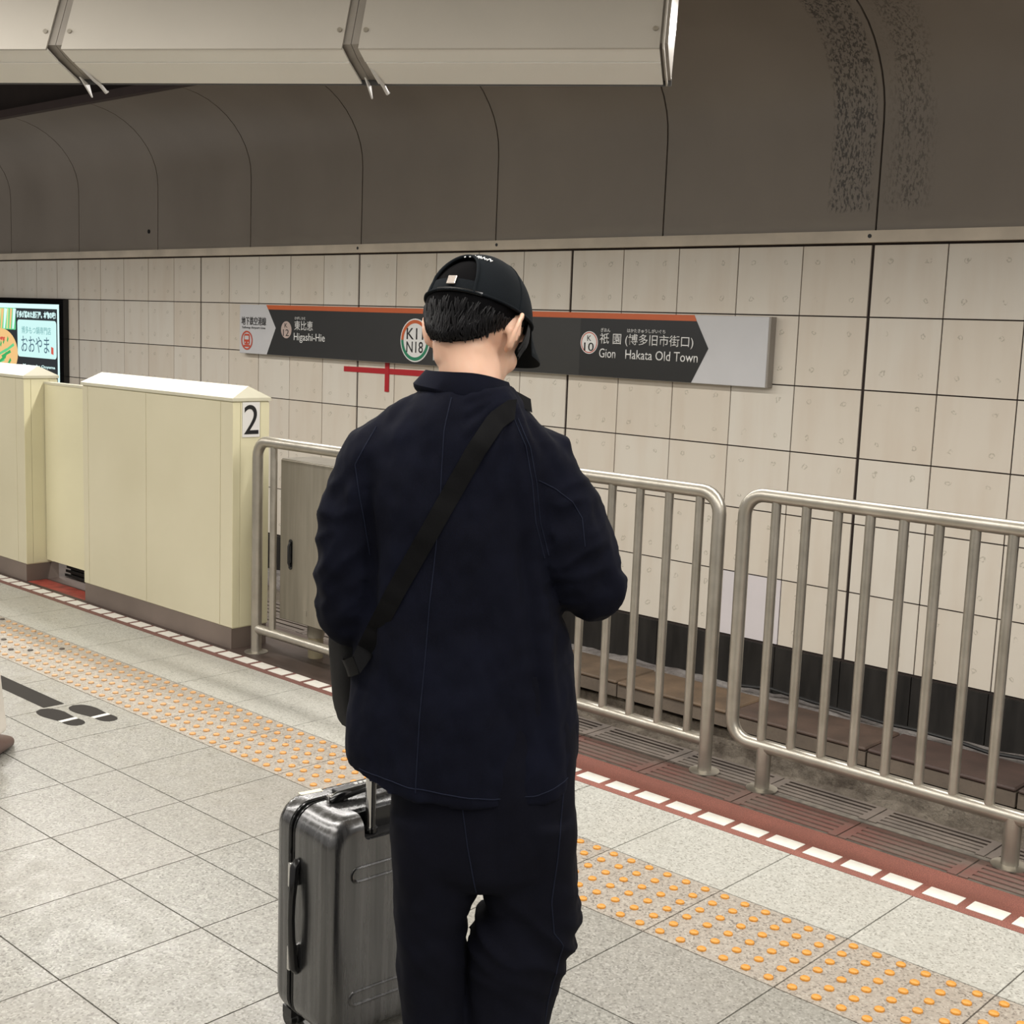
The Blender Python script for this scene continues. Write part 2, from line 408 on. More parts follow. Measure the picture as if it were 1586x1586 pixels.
for i in range(12): link('ribbed_tile', rb3, nose, (-8.7+FT*i, 0, 0))
MB().box(-12, -3.9, 3.9, 4.33, -0.30, -0.021).build('edge_ledge', CONCB, nose)
struct(MB().box(-12, 4, 3.80, 3.95, -1.1, -0.30).build('wall_platform_face', CONCB))

# track bed ----------------------------------------------------------------
def rough_sheet(x0, x1, y0, y1, zf, nx, ny, amp, sd):
    vs = []; fs = []
    for j in range(ny+1):
        for i in range(nx+1):
            x = x0+(x1-x0)*i/nx; y = y0+(y1-y0)*j/ny
            vs.append((x, y, zf(y)+amp*noise.fractal(Vector((x*4, y*4, sd)), 0.6, 2.2, 5)))
    for j in range(ny):
        for i in range(nx): a = j*(nx+1)+i; fs.append((a, a+1, a+nx+2, a+nx+1))
    return MB().add(vs, fs)
struct(rough_sheet(-14, 4, 3.9, 6.26, lambda y: -1.12+max(0, (y-5.75))*0.55, 300, 60, 0.035, 1).build('floor_track_bed', CONCB, smooth=True))
bench = struct(rough_sheet(-14, 4, 6.20, 6.62, lambda y: -0.98+min(1, max(0, (y-6.20))/0.05)*0.262, 300, 42, 0.022, 2).build('floor_track_bench', CONCB, smooth=True))
struct(rough_sheet(-14, 4, 6.58, 6.90, lambda y: -0.98+min(1, max(0, (y-6.20))/0.05)*0.262+min(1, max(0, (y-6.60))/0.05)*0.10, 300, 34, 0.016, 2).build('floor_wall_ledge', CONC, smooth=True))
trough = thing('cable_trough', 'long row of brown concrete cable trough covers lying along the foot of the track wall', 'cable trough', (-4, 6.4, -0.7))
edges = [-8.2, -6.75, -5.85, -4.77, -3.95, -3.07, -2.26, -1.35, -0.4]
cols_ = [(96, 80, 66), (92, 76, 62), (110, 92, 74), (118, 98, 78), (92, 74, 64), (80, 62, 56), (84, 68, 62), (80, 66, 60)]
for i in range(len(edges)-1):
    x0, x1 = edges[i], edges[i+1]
    mm = ribmat('trough_cover', srgb(*cols_[i]), srgb(*[c*0.8 for c in cols_[i]]))
    mb = MB(); mb.box(x0+0.006+4, x1-0.006+4, -0.21+random.uniform(-.006, .006), 0.20, 0.096, 0.118)
    bevel(mb.build('trough_cover', mm, trough), 0.008, 1)
    mb = MB(); mb.box(x0+0.006+4, x1-0.006+4, -0.205, 0.18, 0.018, 0.094)
    mb.build('trough_side', SLABF, trough)
pts = [(-4.2+0.2*i, 6.70+0.05*math.sin(i*0.7)+0.02*math.sin(i*2.1), -0.575+0.012*math.sin(i*1.3)) for i in range(14)]
tag(MB().tube(pts, 0.011, 8).build('trackside_cable', BLACK, smooth=True), 'thin black cable lying on the pale concrete below the black wall base', 'cable')

# track wall ------------------------------------------------------------
DW, WT, XW = 6.861, 0.44993, -12.5948
ZR = [2.120, 1.710, 1.292, 0.894, 0.507, 0.099, -0.313]
wall = struct(MB().box(-18, 4, DW+0.004, DW+0.3, -1.2, 2.19).build('wall_track', JOINT))
for j in range(6):
    z1, z0 = ZR[j]-0.004, ZR[j+1]+0.004
    for c in range(-6, 25):
        a = XW+WT*c+(0.011 if c % 5 == 0 else 0.004); b = XW+WT*(c+1)-(0.011 if (c+1) % 5 == 0 else 0.004)
        key = ('t', j, c % 5)
        h = (b-a)/2; hz = (z1-z0)/2
        if key not in bpy.app.driver_namespace:
            bpy.app.driver_namespace[key] = MB().box(-h, h, 0, 0.012, -hz, hz).mesh('wall_tile', TILE)
        me = bpy.app.driver_namespace[key]
        if (j, c) == (5, 18): me = MB().box(-h, h, 0, 0.012, -hz, hz).mesh('wall_tile', TILEW)
        o = link('wall_tile', me, wall, ((a+b)/2, DW-0.006+random.uniform(-.001, .001), (z0+z1)/2))
        if (j, c) == (5, 18): o['label'] = 'newer whiter tile'
for key in [q for q in bpy.app.driver_namespace if isinstance(q, tuple)]: del bpy.app.driver_namespace[key]
tr = struct(MB().box(-18, 4, DW-0.05, DW+0.02, 2.130, 2.196).build('trim_3', TRIM)); 
for x in (-8.09, -6.55, -3.62):
    MB().tube([(x+0.02, DW-0.052, 2.165), (x+0.02, DW-0.046, 2.165)], 0.012, 10).build('rivet', BLACK, tr)
base = struct(MB().box(-18, 4, DW-0.012, DW+0.02, -0.65, -0.318).build('baseboard_track', JOINT))
for c in range(-6, 26):
    a = XW+WT*c; me = MB().box(a+0.003, a+WT-0.003, DW-0.03, DW, -0.63, -0.322).build('base_panel', BLACKB, base)
# curved panels -----------------------------------------------------------
prof = [(6.868, 2.200), (6.870, 2.55), (6.870, 2.80), (6.862, 2.90), (6.842, 2.98), (6.806, 3.065), (6.755, 3.145), (6.690, 3.222),
        (6.610, 3.292), (6.520, 3.350), (6.420, 3.398), (6.310, 3.432), (6.200, 3.452), (6.10, 3.462)]
ceil = struct(MB().prism([(-3.5+0, 3.24), (4.6, 3.24), (4.6, 3.44), (-3.5, 3.44)], 'x', -12, 4).build('ceiling', HOUSEL))
vault = struct(MB().prism([(y+0.02, z+0.02) for y, z in prof]+[(6.1, 3.9), (7.3, 3.9), (7.3, 2.2)], 'x', -20, 4).build('ceiling_track_vault', JOINT))
PW = WT*10/3
def curved(w):
    n = len(prof); vs = [(0.006, y, z) for y, z in prof]+[(w-0.006, y, z) for y, z in prof]
    vs += [(0.006, y+0.015, z+0.012) for y, z in prof]+[(w-0.006, y+0.015, z+0.012) for y, z in prof]
    fs = [(i, i+1, n+i+1, n+i) for i in range(n-1)]
    for i in range(n-1): fs += [(i, 2*n+i, 2*n+i+1, i+1), (n+i, n+i+1, 3*n+i+1, 3*n+i)]
    fs += [(2*n+i, 3*n+i, 3*n+i+1, 2*n+i+1) for i in range(n-1)]
    return MB().add(vs, fs).mesh('curved_panel', CURVE, True)
pm = curved(PW)
for i in range(-5, 10): link('curved_panel', pm, vault, (XW+PW*i, 0, 0))
MB().tube([(-11.25, 6.862, 2.375), (-11.25, 6.875, 2.375)], 0.02, 10).build('bolt_hole', BLACK, vault)
struct(MB().box(-20, 4, 6.03, 6.10, 3.43, 3.50).build('trim_4', plain('lip_brown', srgb(62, 46, 42), 0.5)))
struct(MB().box(-20, 4, 3.3, 7.5, 4.6, 4.7).build('ceiling_track_void', VOID))
struct(MB().box(-20, -19.9, -4, 7.5, -1.2, 4.6).build('wall_far_end', VOID))

# ================================================================ PLATFORM GATES
def gate(name, label, x0, x1, seams, num):
    Y0, Y1 = 3.512, 3.720
    t = thing(name, label, 'platform gate', ((x0+x1)/2, (Y0+Y1)/2, 0)); ox, oy = (x0+x1)/2, (Y0+Y1)/2
    L = lambda mb: MB().add([(v[0]-ox, v[1]-oy, v[2]) for v in mb.v], mb.f)
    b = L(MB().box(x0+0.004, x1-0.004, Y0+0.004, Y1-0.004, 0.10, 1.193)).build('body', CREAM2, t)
    xs = [x0]+seams+[x1]
    for i in range(len(xs)-1):
        bevel(L(MB().box(xs[i]+0.0018, xs[i+1]-0.0018, Y0, Y0+0.02, 0.104, 1.182)).build('front_panel', CREAM, t), 0.0015, 1)
    for ya, yb in ((Y0+0.001, Y0+0.042), (Y0+0.044, Y0+0.155), (Y0+0.157, Y1)):
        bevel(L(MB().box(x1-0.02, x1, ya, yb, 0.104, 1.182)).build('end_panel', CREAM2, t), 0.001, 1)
    L(MB().box(x0+0.006, x1-0.006, Y0+0.002, Y1-0.004, 0.0, 0.102)).build('kick_plate', KICK, t)
    a, h, ym = 0.006, 0.035, Y0+0.10
    v = [(x0-a, Y0-a, 1.188), (x1+a, Y0-a, 1.188), (x1+a, Y1+a, 1.188), (x0-a, Y1+a, 1.188),
         (x0-a, Y0-a, 1.203), (x1+a, Y0-a, 1.203), (x1+a, Y1+a, 1.203), (x0-a, Y1+a, 1.203), (x0+0.03, ym, 1.257), (x1-0.02, ym, 1.257)]
    L(MB().add(v, [(0,3,2,1),(0,1,5,4),(1,2,6,5),(2,3,7,6),(3,0,4,7),(4,5,9,8),(5,6,9),(6,7,8,9),(7,4,8)])).build('cap', CREAMC, t)
    if num:
        p = L(MB().box(x1-0.001, x1+0.004, Y0+0.052, Y0+0.150, 1.018, 1.183)).build('number_plate', WHITE, t)
        p['label'] = 'white plate with a black figure 2'
        # figure 2 on the end face, facing +X
        cu = bpy.data.curves.new('number', 'FONT'); cu.body = '2'; tmp = bpy.data.objects.new('n', cu); C.objects.link(tmp)
        dg = bpy.context.evaluated_depsgraph_get(); dg.update(); me = bpy.data.meshes.new_from_object(tmp.evaluated_get(dg))
        bpy.data.objects.remove(tmp)
        xs_ = [q.co.x for q in me.vertices]; ys_ = [q.co.y for q in me.vertices]
        for q in me.vertices:
            u = (q.co.x-min(xs_))/(max(xs_)-min(xs_)) ; vv = (q.co.y-min(ys_))/(max(ys_)-min(ys_))
            q.co = Vector((x1+0.0052-ox, Y0+0.060+u*0.082-oy, 1.032+vv*0.138))
        for q in me.vertices: pass
        me.materials.clear(); me.materials.append(BLACK); link('number', me, p)
    return t
gate('platform_gate', 'cream platform gate housing with a black 2 on its end, beside the railing', -6.425, -5.035, [-6.368, -5.79, -5.135], True)
gate('platform_gate', 'cream platform gate housing cut by the left photo edge, below the advert screen', -9.3, -7.09, [-8.6, -7.9, -7.19], False)
t = thing('gate_leaf', 'narrow cream sliding gate leaf between the two gate housings', 'gate door', (-6.75, 3.655, 0.12))
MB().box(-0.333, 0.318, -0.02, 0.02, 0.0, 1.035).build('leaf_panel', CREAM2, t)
MB().box(-0.333, 0.318, -0.024, 0.024, 1.035, 1.048).build('leaf_top_rail', CREAMC, t)
MB().box(-7.086, -6.43, 3.515, 3.63, -0.001, 0.0012).build('red_patch', plain('red_floor_lit', srgb(140, 60, 50), 0.5, var=0.4, scale=14), edge)  # red floor under the leaf, light on it painted in as stronger red
t = thing('gate_guide', 'black slatted guide rail under the sliding gate leaf', 'guide rail', (-6.75, 3.8, 0))
for i in range(5): MB().box(-0.34, 0.33, -0.05+0.006*i, -0.042+0.006*i, 0.006+0.024*i, 0.022+0.024*i).build('slat', BLACK, t)
MB().box(-0.34, 0.33, -0.012, -0.006, 0.0, 0.13).build('guide_back', VOID, t)

# ================================================================ RAILINGS
def bend(pts, r, n=6):
    out = [Vector(pts[0])]
    for i in range(1, len(pts)-1):
        a, b, c = Vector(pts[i-1]), Vector(pts[i]), Vector(pts[i+1])
        d0 = (a-b).normalized(); d1 = (c-b).normalized(); p0 = b+d0*r; p1 = b+d1*r
        o = b+(d0+d1)*r
        for k in range(n+1):
            an = PI/2*k/n; out.append(o - d1*r*math.cos(an) - d0*r*math.sin(an))
    out.append(Vector(pts[-1])); return out
def foot(t, x, ztop):
    p = MB().tube([(x, 0, 0.0), (x, 0, ztop)], 0.0265, 16).build('post', STEEL, t, True)
    n = 20; MB().rings([[(x+r*math.cos(2*PI*k/n), r*math.sin(2*PI*k/n), z) for k in range(n)] for r, z in ((0.056, 0.0), (0.056, 0.004), (0.045, 0.007))]).build('base_flange', STEEL, p, True)
R_, rB = 0.0245, 0.0165
# right-hand railing: closed loop frame on two short feet
t = thing('railing', 'stainless steel railing at right on two short feet, running out of frame', 'railing', (-1.83, 3.81, 0))
x0, x1, zb, zt = -2.41+1.83, -1.25+1.83, 0.155, 1.035
loop = bend([(0, 0, zt), (x0, 0, zt), (x0, 0, zb), (x1, 0, zb), (x1, 0, zt), (0, 0, zt)], 0.075)
MB().tube(loop, R_, 16, caps=False).build('frame', STEEL, t, True)
for i in range(8): MB().tube([(-2.286+1.83+0.1165*i, 0, zb), (-2.286+1.83+0.1165*i, 0, zt)], rB, 12).build('bar', STEEL, t, True)
for x in (-2.272, -1.392): foot(t, x+1.83, zb)
# middle railing: hoop frame standing on its own posts
def hoop(label, xa, xb, y, bars, zb, zt, left=True):
    ox = (xa+xb)/2
    t = thing('railing', label, 'railing', (ox, y, 0))
    MB().tube(bend([(xa-ox, 0, 0), (xa-ox, 0, zt), (xb-ox, 0, zt), (xb-ox, 0, 0)], 0.075), R_+0.001, 16).build('frame', STEEL, t, True)
    MB().tube([(xa-ox, 0, zb), (xb-ox, 0, zb)], R_-0.002, 16).build('lower_rail', STEEL, t, True)
    for x in bars: MB().tube([(x-ox, 0, zb), (x-ox, 0, zt)], rB, 12).build('bar', STEEL, t, True)
    for x in (xa, xb):
        n = 20; MB().rings([[(x-ox+r*math.cos(2*PI*k/n), r*math.sin(2*PI*k/n), z) for k in range(n)] for r, z in ((0.056, 0.0), (0.056, 0.004), (0.045, 0.007))]).build('base_flange', STEEL, t, True)
hoop('stainless steel railing in the middle, just right of the man in navy', -3.62, -2.515, 3.81, [-3.54, -3.405, -3.27, -3.135, -3.0, -2.868, -2.735, -2.60], 0.115, 1.022)
hoop('stainless steel railing in front of the steel cabinet, beside the gate marked 2', -4.925, -3.72, 3.575, [-4.80, -3.85], 0.115, 1.012)

# cabinet ----------------------------------------------------------------
t = thing('control_cabinet', 'stainless steel control cabinet with recessed pull handle, standing on a short pole behind railing', 'cabinet', (-4.57, 3.74, 0))
bevel(MB().box(-0.265, 0.265, -0.085, 0.09, 0.175, 0.925).build('cabinet_body', CAB, t), 0.004, 1)
d = bevel(MB().box(-0.268, 0.262, -0.097, -0.083, 0.172, 0.930).build('cabinet_door', CAB, t), 0.003, 1)
bevel(MB().box(-0.27, 0.27, -0.09, 0.10, 0.928, 0.934).build('cabinet_lid', STEEL, t), 0.002, 1)
h = MB().prism([(x, z) for x, z in rrect(-0.198, -0.172, 0.418, 0.562, 0.0125)], 'y', -0.1005, -0.096).build('handle_recess', BLACKG, d)
MB().tube([(-0.185, -0.101, 0.432), (-0.185, -0.110, 0.452), (-0.185, -0.110, 0.530), (-0.185, -0.101, 0.548)], 0.006, 10).build('pull_handle', BLACK, d, True)
MB().prism(rrect(-0.097, -0.062, 0.215, 0.243, 0.004), 'y', -0.0985, -0.096).build('name_plate', CAB, d)
MB().tube([(-0.10, -0.01, 0), (-0.10, -0.01, 0.18)], 0.036, 20).build('support_pole', plain('pole_cream_steel', srgb(148, 138, 112), 0.45, 0.3), t, True)
MB().tube([(-0.10, -0.01, 0.10), (-0.10, -0.01, 0.18)], 0.041, 20).build('pole_collar', CAB, t, True)
for z in (0.86, 0.30): MB().box(-0.34, -0.262, -0.03, 0.0, z, z+0.04).build('bracket', BLACK, t)

# ================================================================ WALL SIGN
SY = 6.79
sg = thing('station_sign', 'long white-ended station name sign with dark centre and orange stripe on the track wall', 'sign', (0, 0, 0))
OR = plain('sign_orange', srgb(206, 100, 52), 0.4, var=0.03); DK = plain('sign_charcoal', srgb(50, 50, 50), 0.35, var=0.04)
DK2 = plain('sign_black', srgb(32, 33, 36), 0.3, var=0.03); SW = plain('sign_white', srgb(206, 206, 208), 0.4, var=0.02)
TW = plain('lettering_white', srgb(236, 236, 234), 0.4, var=0.01); TB = plain('lettering_black', srgb(36, 36, 38), 0.4, var=0.02)
SR = plain('emblem_red', srgb(200, 82, 60), 0.4, var=0.02); SG = plain('ring_green', srgb(40, 130, 96), 0.4, var=0.02)
bevel(MB().box(-9.642, -4.212, SY+0.002, SY+0.062, 1.270, 1.698).build('sign_board', SW, sg), 0.003, 1)
MB().box(-4.212, -4.198, SY+0.004, SY+0.062, 1.272, 1.698).build('side_frame', HOUSEG, sg)
ZT_, ZB_, ZS = 1.698, 1.272, 1.660
def facepoly(poly, y, name, mat, par, th=0.0015): return MB().prism(poly, 'y', y, y+th).build(name, mat, par)
facepoly([(-9.222, ZS), (-9.112, 1.503), (-9.238, ZB_), (-4.757, ZB_), (-4.639, 1.491), (-4.738, ZS)], SY+0.0006, 'dark_panel', DK, sg)
facepoly([(-5.690, ZS), (-5.690, ZB_), (-4.757, ZB_), (-4.639, 1.491), (-4.738, ZS)], SY-0.0004, 'dark_patch', DK2, sg)
facepoly([(-9.250, ZT_), (-9.222, ZS), (-4.738, ZS), (-4.757, ZT_)], SY-0.0002, 'orange_stripe', OR, sg)
def disc(x, z, r, y, name, mat, a0=0, a1=360, par=None, rin=0, rz=1.0):
    n = 40; 
    if rin == 0: return facepoly([(x+r*math.cos(2*PI*k/n), z+rz*r*math.sin(2*PI*k/n)) for k in range(n)], y, name, mat, par)
    out = [(x+r*math.cos(math.radians(a0+(a1-a0)*k/n)), z+rz*r*math.sin(math.radians(a0+(a1-a0)*k/n))) for k in range(n+1)]
    inn = [(x+rin*math.cos(math.radians(a0+(a1-a0)*k/n)), z+rz*rin*math.sin(math.radians(a0+(a1-a0)*k/n))) for k in range(n+1)]
    vs = [(p[0], y, p[1]) for p in out]+[(p[0], y, p[1]) for p in inn]
    return MB().add(vs, [(k, k+1, n+2+k, n+1+k) for k in range(n)]).build(name, mat, par)
TX = lambda s_, n_, x0, x1, z0, z1, mt, **kw: text_on_wall(s_, n_, x0, x1, z0, z1, SY-0.0022, mt, sg, **kw)
TX('地下鉄空港線', 'lettering', -9.61, -9.25, 1.520, 1.592, TB, bold=0.003)
TX('Subway Airport Line', 'lettering', -9.60, -9.26, 1.484, 1.508, TB)
disc(-9.53, 1.385, 0.084, SY-0.0010, 'emblem_ring', SR, par=sg, rin=0.070)
facepoly(rrect(-9.572, -9.488, 1.348, 1.442, 0.022), SY-0.0012, 'emblem_tram', SR, sg)
facepoly(rrect(-9.560, -9.500, 1.392, 1.425, 0.006), SY-0.0030, 'emblem_window', SW, sg)
for x in (-9.552, -9.508): disc(x, 1.366, 0.007, SY-0.0030, 'emblem_lamp', SW, par=sg)
facepoly([(-9.57, 1.345), (-9.49, 1.345), (-9.475, 1.328), (-9.585, 1.328)], SY-0.0012, 'emblem_bumper', SR, sg)
PK = plain('roundel_pale', srgb(196, 176, 168), 0.4, var=0.02)
disc(-8.962, 1.492, 0.072, SY-0.0012, 'roundel', PK, par=sg)
TX('K', 'lettering', -8.985, -8.945, 1.510, 1.548, TB); TX('12', 'lettering', -9.005, -8.925, 1.440, 1.496, TB)
TX('ひがしひえ', 'lettering', -8.845, -8.70, 1.582, 1.606, TW)
TX('東比恵', 'lettering', -8.850, -8.600, 1.492, 1.572, TW, bold=0.003); TX('Higashi-Hie', 'lettering', -8.855, -8.440, 1.388, 1.470, TW)
disc(-7.344, 1.455, 0.166, SY-0.0010, 'roundel', TW, par=sg)
disc(-7.344, 1.455, 0.156, SY-0.0030, 'roundel_ring', OR, 0, 180, sg, 0.130); disc(-7.344, 1.455, 0.156, SY-0.0030, 'roundel_ring', SG, 180, 360, sg, 0.130)
TX('K11', 'lettering', -7.440, -7.252, 1.462, 1.548, TB, bold=0.006); TX('N18', 'lettering', -7.440, -7.252, 1.360, 1.446, TB, bold=0.006)
TX('博多', 'lettering', -6.98, -6.60, 1.46, 1.63, TW, bold=0.012); TX('Hakata', 'lettering', -7.138, -6.56, 1.310, 1.420, TW, bold=0.006)
disc(-5.607, 1.497, 0.076, SY-0.0022, 'roundel', TW, par=sg); disc(-5.607, 1.497, 0.070, SY-0.0036, 'roundel_ring', SR, 0, 360, sg, 0.064)
def TX2(*a, **k): 
    o = text_on_wall(*a[:6], SY-0.0036, a[6], sg, **k); return o
TX2('K', 'lettering', -5.625, -5.590, 1.508, 1.545, TB); TX2('10', 'lettering', -5.650, -5.565, 1.440, 1.497, TB, bold=0.004)
TX2('ぎおん', 'lettering', -5.508, -5.428, 1.572, 1.598, TW); TX2('はかたきゅうしがいぐち', 'lettering', -5.285, -4.975, 1.574, 1.600, TW)
TX2('祇 園 (博多旧市街口)', 'lettering', -5.515, -4.752, 1.482, 1.566, TW, bold=0.003)
TX2('Gion', 'lettering', -5.515, -5.375, 1.400, 1.462, TW, bold=0.004); TX2('Hakata Old Town', 'lettering', -5.292, -4.712, 1.400, 1.462, TW, bold=0.004)
# red tape below the sign
REDT = plain('red_tape', srgb(176, 24, 34), 0.5, var=0.03)
rt = thing('red_marker', 'thin red cross-shaped marker on the wall tiles under the station sign', 'marker', (-7.75, 6.85, 1.19))
MB().add([(-0.513, 0, 0.026), (-0.513, 0, -0.016), (0.50, 0, -0.010), (0.50, 0, 0.036), (-0.513, 0.006, 0.026), (-0.513, 0.006, -0.016), (0.50, 0.006, -0.010), (0.50, 0.006, 0.036)],
    [(0,1,2,3),(4,7,6,5),(0,4,5,1),(1,5,6,2),(2,6,7,3),(3,7,4,0)]).build('horizontal_bar', REDT, rt)
MB().box(-0.001, 0.047, -0.003, 0.003, -0.153, 0.085).build('vertical_bar', REDT, rt)

# advert screen ---------------------------------------------------------
ad = thing('advert_screen', 'lit food advert screen in a black frame on the track wall, above the gate', 'screen', (0, 0, 0))
AY = 6.79
MB().box(-14.6, -12.80, AY, AY+0.06, 0.62, 1.705).build('screen_frame', BLACKG, ad)
EW = emit('screen_white', (0.72, 1.0, 0.98, 1), 1.05); EC = emit('screen_pale_cyan', (0.66, 0.98, 0.95, 1), 0.98)
EK = emit('screen_dark', (0.03, 0.035, 0.04, 1), 0.8); EG = emit('screen_green', (0.05, 0.48, 0.14, 1), 0.9); EG2 = emit('screen_green_light', (0.16, 0.72, 0.30, 1), 0.9)
EO = emit('screen_orange', (0.95, 0.60, 0.25, 1), 0.95); EY = emit('screen_yellow', (0.85, 0.88, 0.40, 1), 0.9); ER = emit('screen_red', (0.75, 0.12, 0.08, 1), 0.9)
EB = emit('screen_ink', (0.10, 0.19, 0.26, 1), 0.8); EBL = emit('screen_ink_pale', (0.22, 0.52, 0.52, 1), 0.8)
def AP(poly, lv, name, mt): return facepoly(poly, AY-0.001-0.0012*lv, name, mt, ad, 0.0009)
AP([(-14.55, 0.66), (-12.888, 0.66), (-12.888, 1.650), (-14.55, 1.650)], 1, 'lit_border', EW)
AP([(-14.52, 0.66), (-12.925, 0.66), (-12.925, 1.600), (-14.52, 1.600)], 2, 'picture_ground', EK)
AP(rrect(-13.82, -12.945, 1.070, 1.475, 0.04), 3, 'caption_panel', EC)
text_on_wall('博多が認めた居酒屋。本物の味!', 'lettering', -13.83, -12.955, 1.495, 1.572, AY-0.0058, EW, ad, bold=0.03)
text_on_wall('博多もつ鍋専門店', 'lettering', -13.72, -13.06, 1.325, 1.405, AY-0.0060, EBL, ad)
text_on_wall('おおやま', 'lettering', -13.73, -13.10, 1.125, 1.300, AY-0.0060, EB, ad)
AP([(-13.06, 1.125), (-13.01, 1.115), (-13.01, 1.19), (-13.06, 1.20)], 4, 'seal', ER)
text_on_wall('Motsunabe Ooyama', 'lettering', -13.70, -12.98, 0.955, 0.995, AY-0.0058, EW, ad, bold=0.01)
AP(rrect(-14.52, -13.86, 1.36, 1.60, 0.01), 3, 'sprout_ground', EG2)
rr = random.Random(5)
for i in range(9):
    x = -14.5+0.07*i; AP([(x, 1.37), (x+0.035, 1.37), (x+0.06+rr.uniform(0, .04), 1.59), (x+0.03, 1.595)], 4+i*0.1, 'sprout', [EY, EO, EW][i % 3])
AP([(-14.22+0.40*math.cos(a*PI/16), 1.10+0.27*math.sin(a*PI/16)) for a in range(32)], 3.2, 'bowl', EO)
for i in range(16):
    a = rr.uniform(0.1, 2.9); x = -14.25+rr.uniform(-.22, .25); z = 0.98+i*0.018; dx, dz = 0.12*math.cos(a*0.5), 0.05*math.sin(a)
    AP([(x-dx, z-dz), (x-dx+0.02, z-dz-0.02), (x+dx, z+dz-0.01), (x+dx-0.02, z+dz+0.02)], 4+i*0.1, 'chive', [EG, EG2, EG][i % 3])
for i in range(5):
    x, z = -14.16+rr.uniform(-.06, .06), 1.26+rr.uniform(-.02, .03); AP([(x-.03, z), (x, z-.015), (x+.03, z+.01), (x, z+.02)], 5.8+i*.1, 'chilli', ER)

# ================================================================ OVERHEAD HOUSINGS
HD = Vector((0.843, 0.538, 0)).normalized(); HC = Vector((-0.538, 0.843, 0)).normalized()
A0 = Vector((-3.637, 3.014, 0))                            # lower front corner at the joint of the second and third housing
rzH = math.atan2(HD.y, HD.x)
hp = [(0, 2.522), (0.085, 2.494), (0.088, 2.491), (0.245, 2.447), (0.262, 2.450), (0.262, 2.468), (0.5, 2.9), (0.5, 3.22), (0.345, 3.22)]
def housing(label, s0, s1, first=False):
    p = A0+HD*s0; t = thing('light_housing', label, 'light housing', (p.x, p.y, 0), rzH, 'hooded light housings over the platform edge')
    Lh = s1-s0; g0, g1 = 0.032, 0.028
    # side plate
    n = len(hp)
    MB().prism([(0.0, 2.522), (0.006, 2.518), (0.352, 3.22), (0.345, 3.22)], 'x', g0, Lh-g1).build('side_panel', HOUSE, t)
    MB().prism([(0.0, 2.522), (0.086, 2.4935), (0.088, 2.500), (0.004, 2.530)], 'x', g0, Lh-g1).build('bottom_strip', HOUSEL, t)
    MB().prism([(0.089, 2.4905), (0.245, 2.447), (0.252, 2.449), (0.247, 2.455), (0.092, 2.498)], 'x', g0+0.004, Lh-g1).build('bottom_strip', HOUSEL, t)
    MB().prism([(0.02, 2.54), (0.09, 2.51), (0.25, 2.462), (0.262, 2.468), (0.5, 2.9), (0.5, 3.22), (0.36, 3.22)], 'x', 0.001, Lh-0.001).build('inner_body', HOUSEG, t)
    MB().prism([(0.250, 2.442), (0.266, 2.446), (0.268, 2.475), (0.255, 2.470)], 'x', 0.0, Lh).build('drip_lip', plain('lip_dark', srgb(70, 68, 66), 0.4), t)
    for x in (g0+0.018, Lh-g1-0.018):
        MB().tube([(x, 0.034-0.006, 2.592), (x, 0.034+0.002, 2.589)], 0.009, 12).build('screw', STEEL, t, True)
    # hanging clip at the left corner
    if s0 > -2:
        pts = [(0.034, 0.10, 2.497), (0.045, 0.15, 2.474), (0.052, 0.20, 2.452), (0.055, 0.25, 2.440), (0.06, 0.285, 2.420), (0.066, 0.29, 2.425)]
        MB().tube(pts, [0.004, 0.006, 0.006, 0.007, 0.007, 0.004], 8).build('clip', WHITE, t, True)
        MB().prism([(0.19, 2.46), (0.26, 2.445), (0.285, 2.40)], 'x', -0.002, 0.004).build('end_flange', WHITE, t)
    return t
housing('beige enamelled overhead light housing at the left photo edge', -2.245, -1.129)
housing('beige enamelled overhead light housing, middle of the three in the row', -1.129, 0.0)
h3 = housing('beige enamelled overhead light housing at the right end of the row', 0.0, 1.112)
MB().prism([(0.0, 2.518), (0.25, 2.443), (0.262, 2.445), (0.262, 2.47), (0.03, 2.545), (0.375, 3.22), (0.335, 3.22), (-0.006, 2.53)], 'x', 1.094, 1.100).build('end_cap', HOUSE, h3)

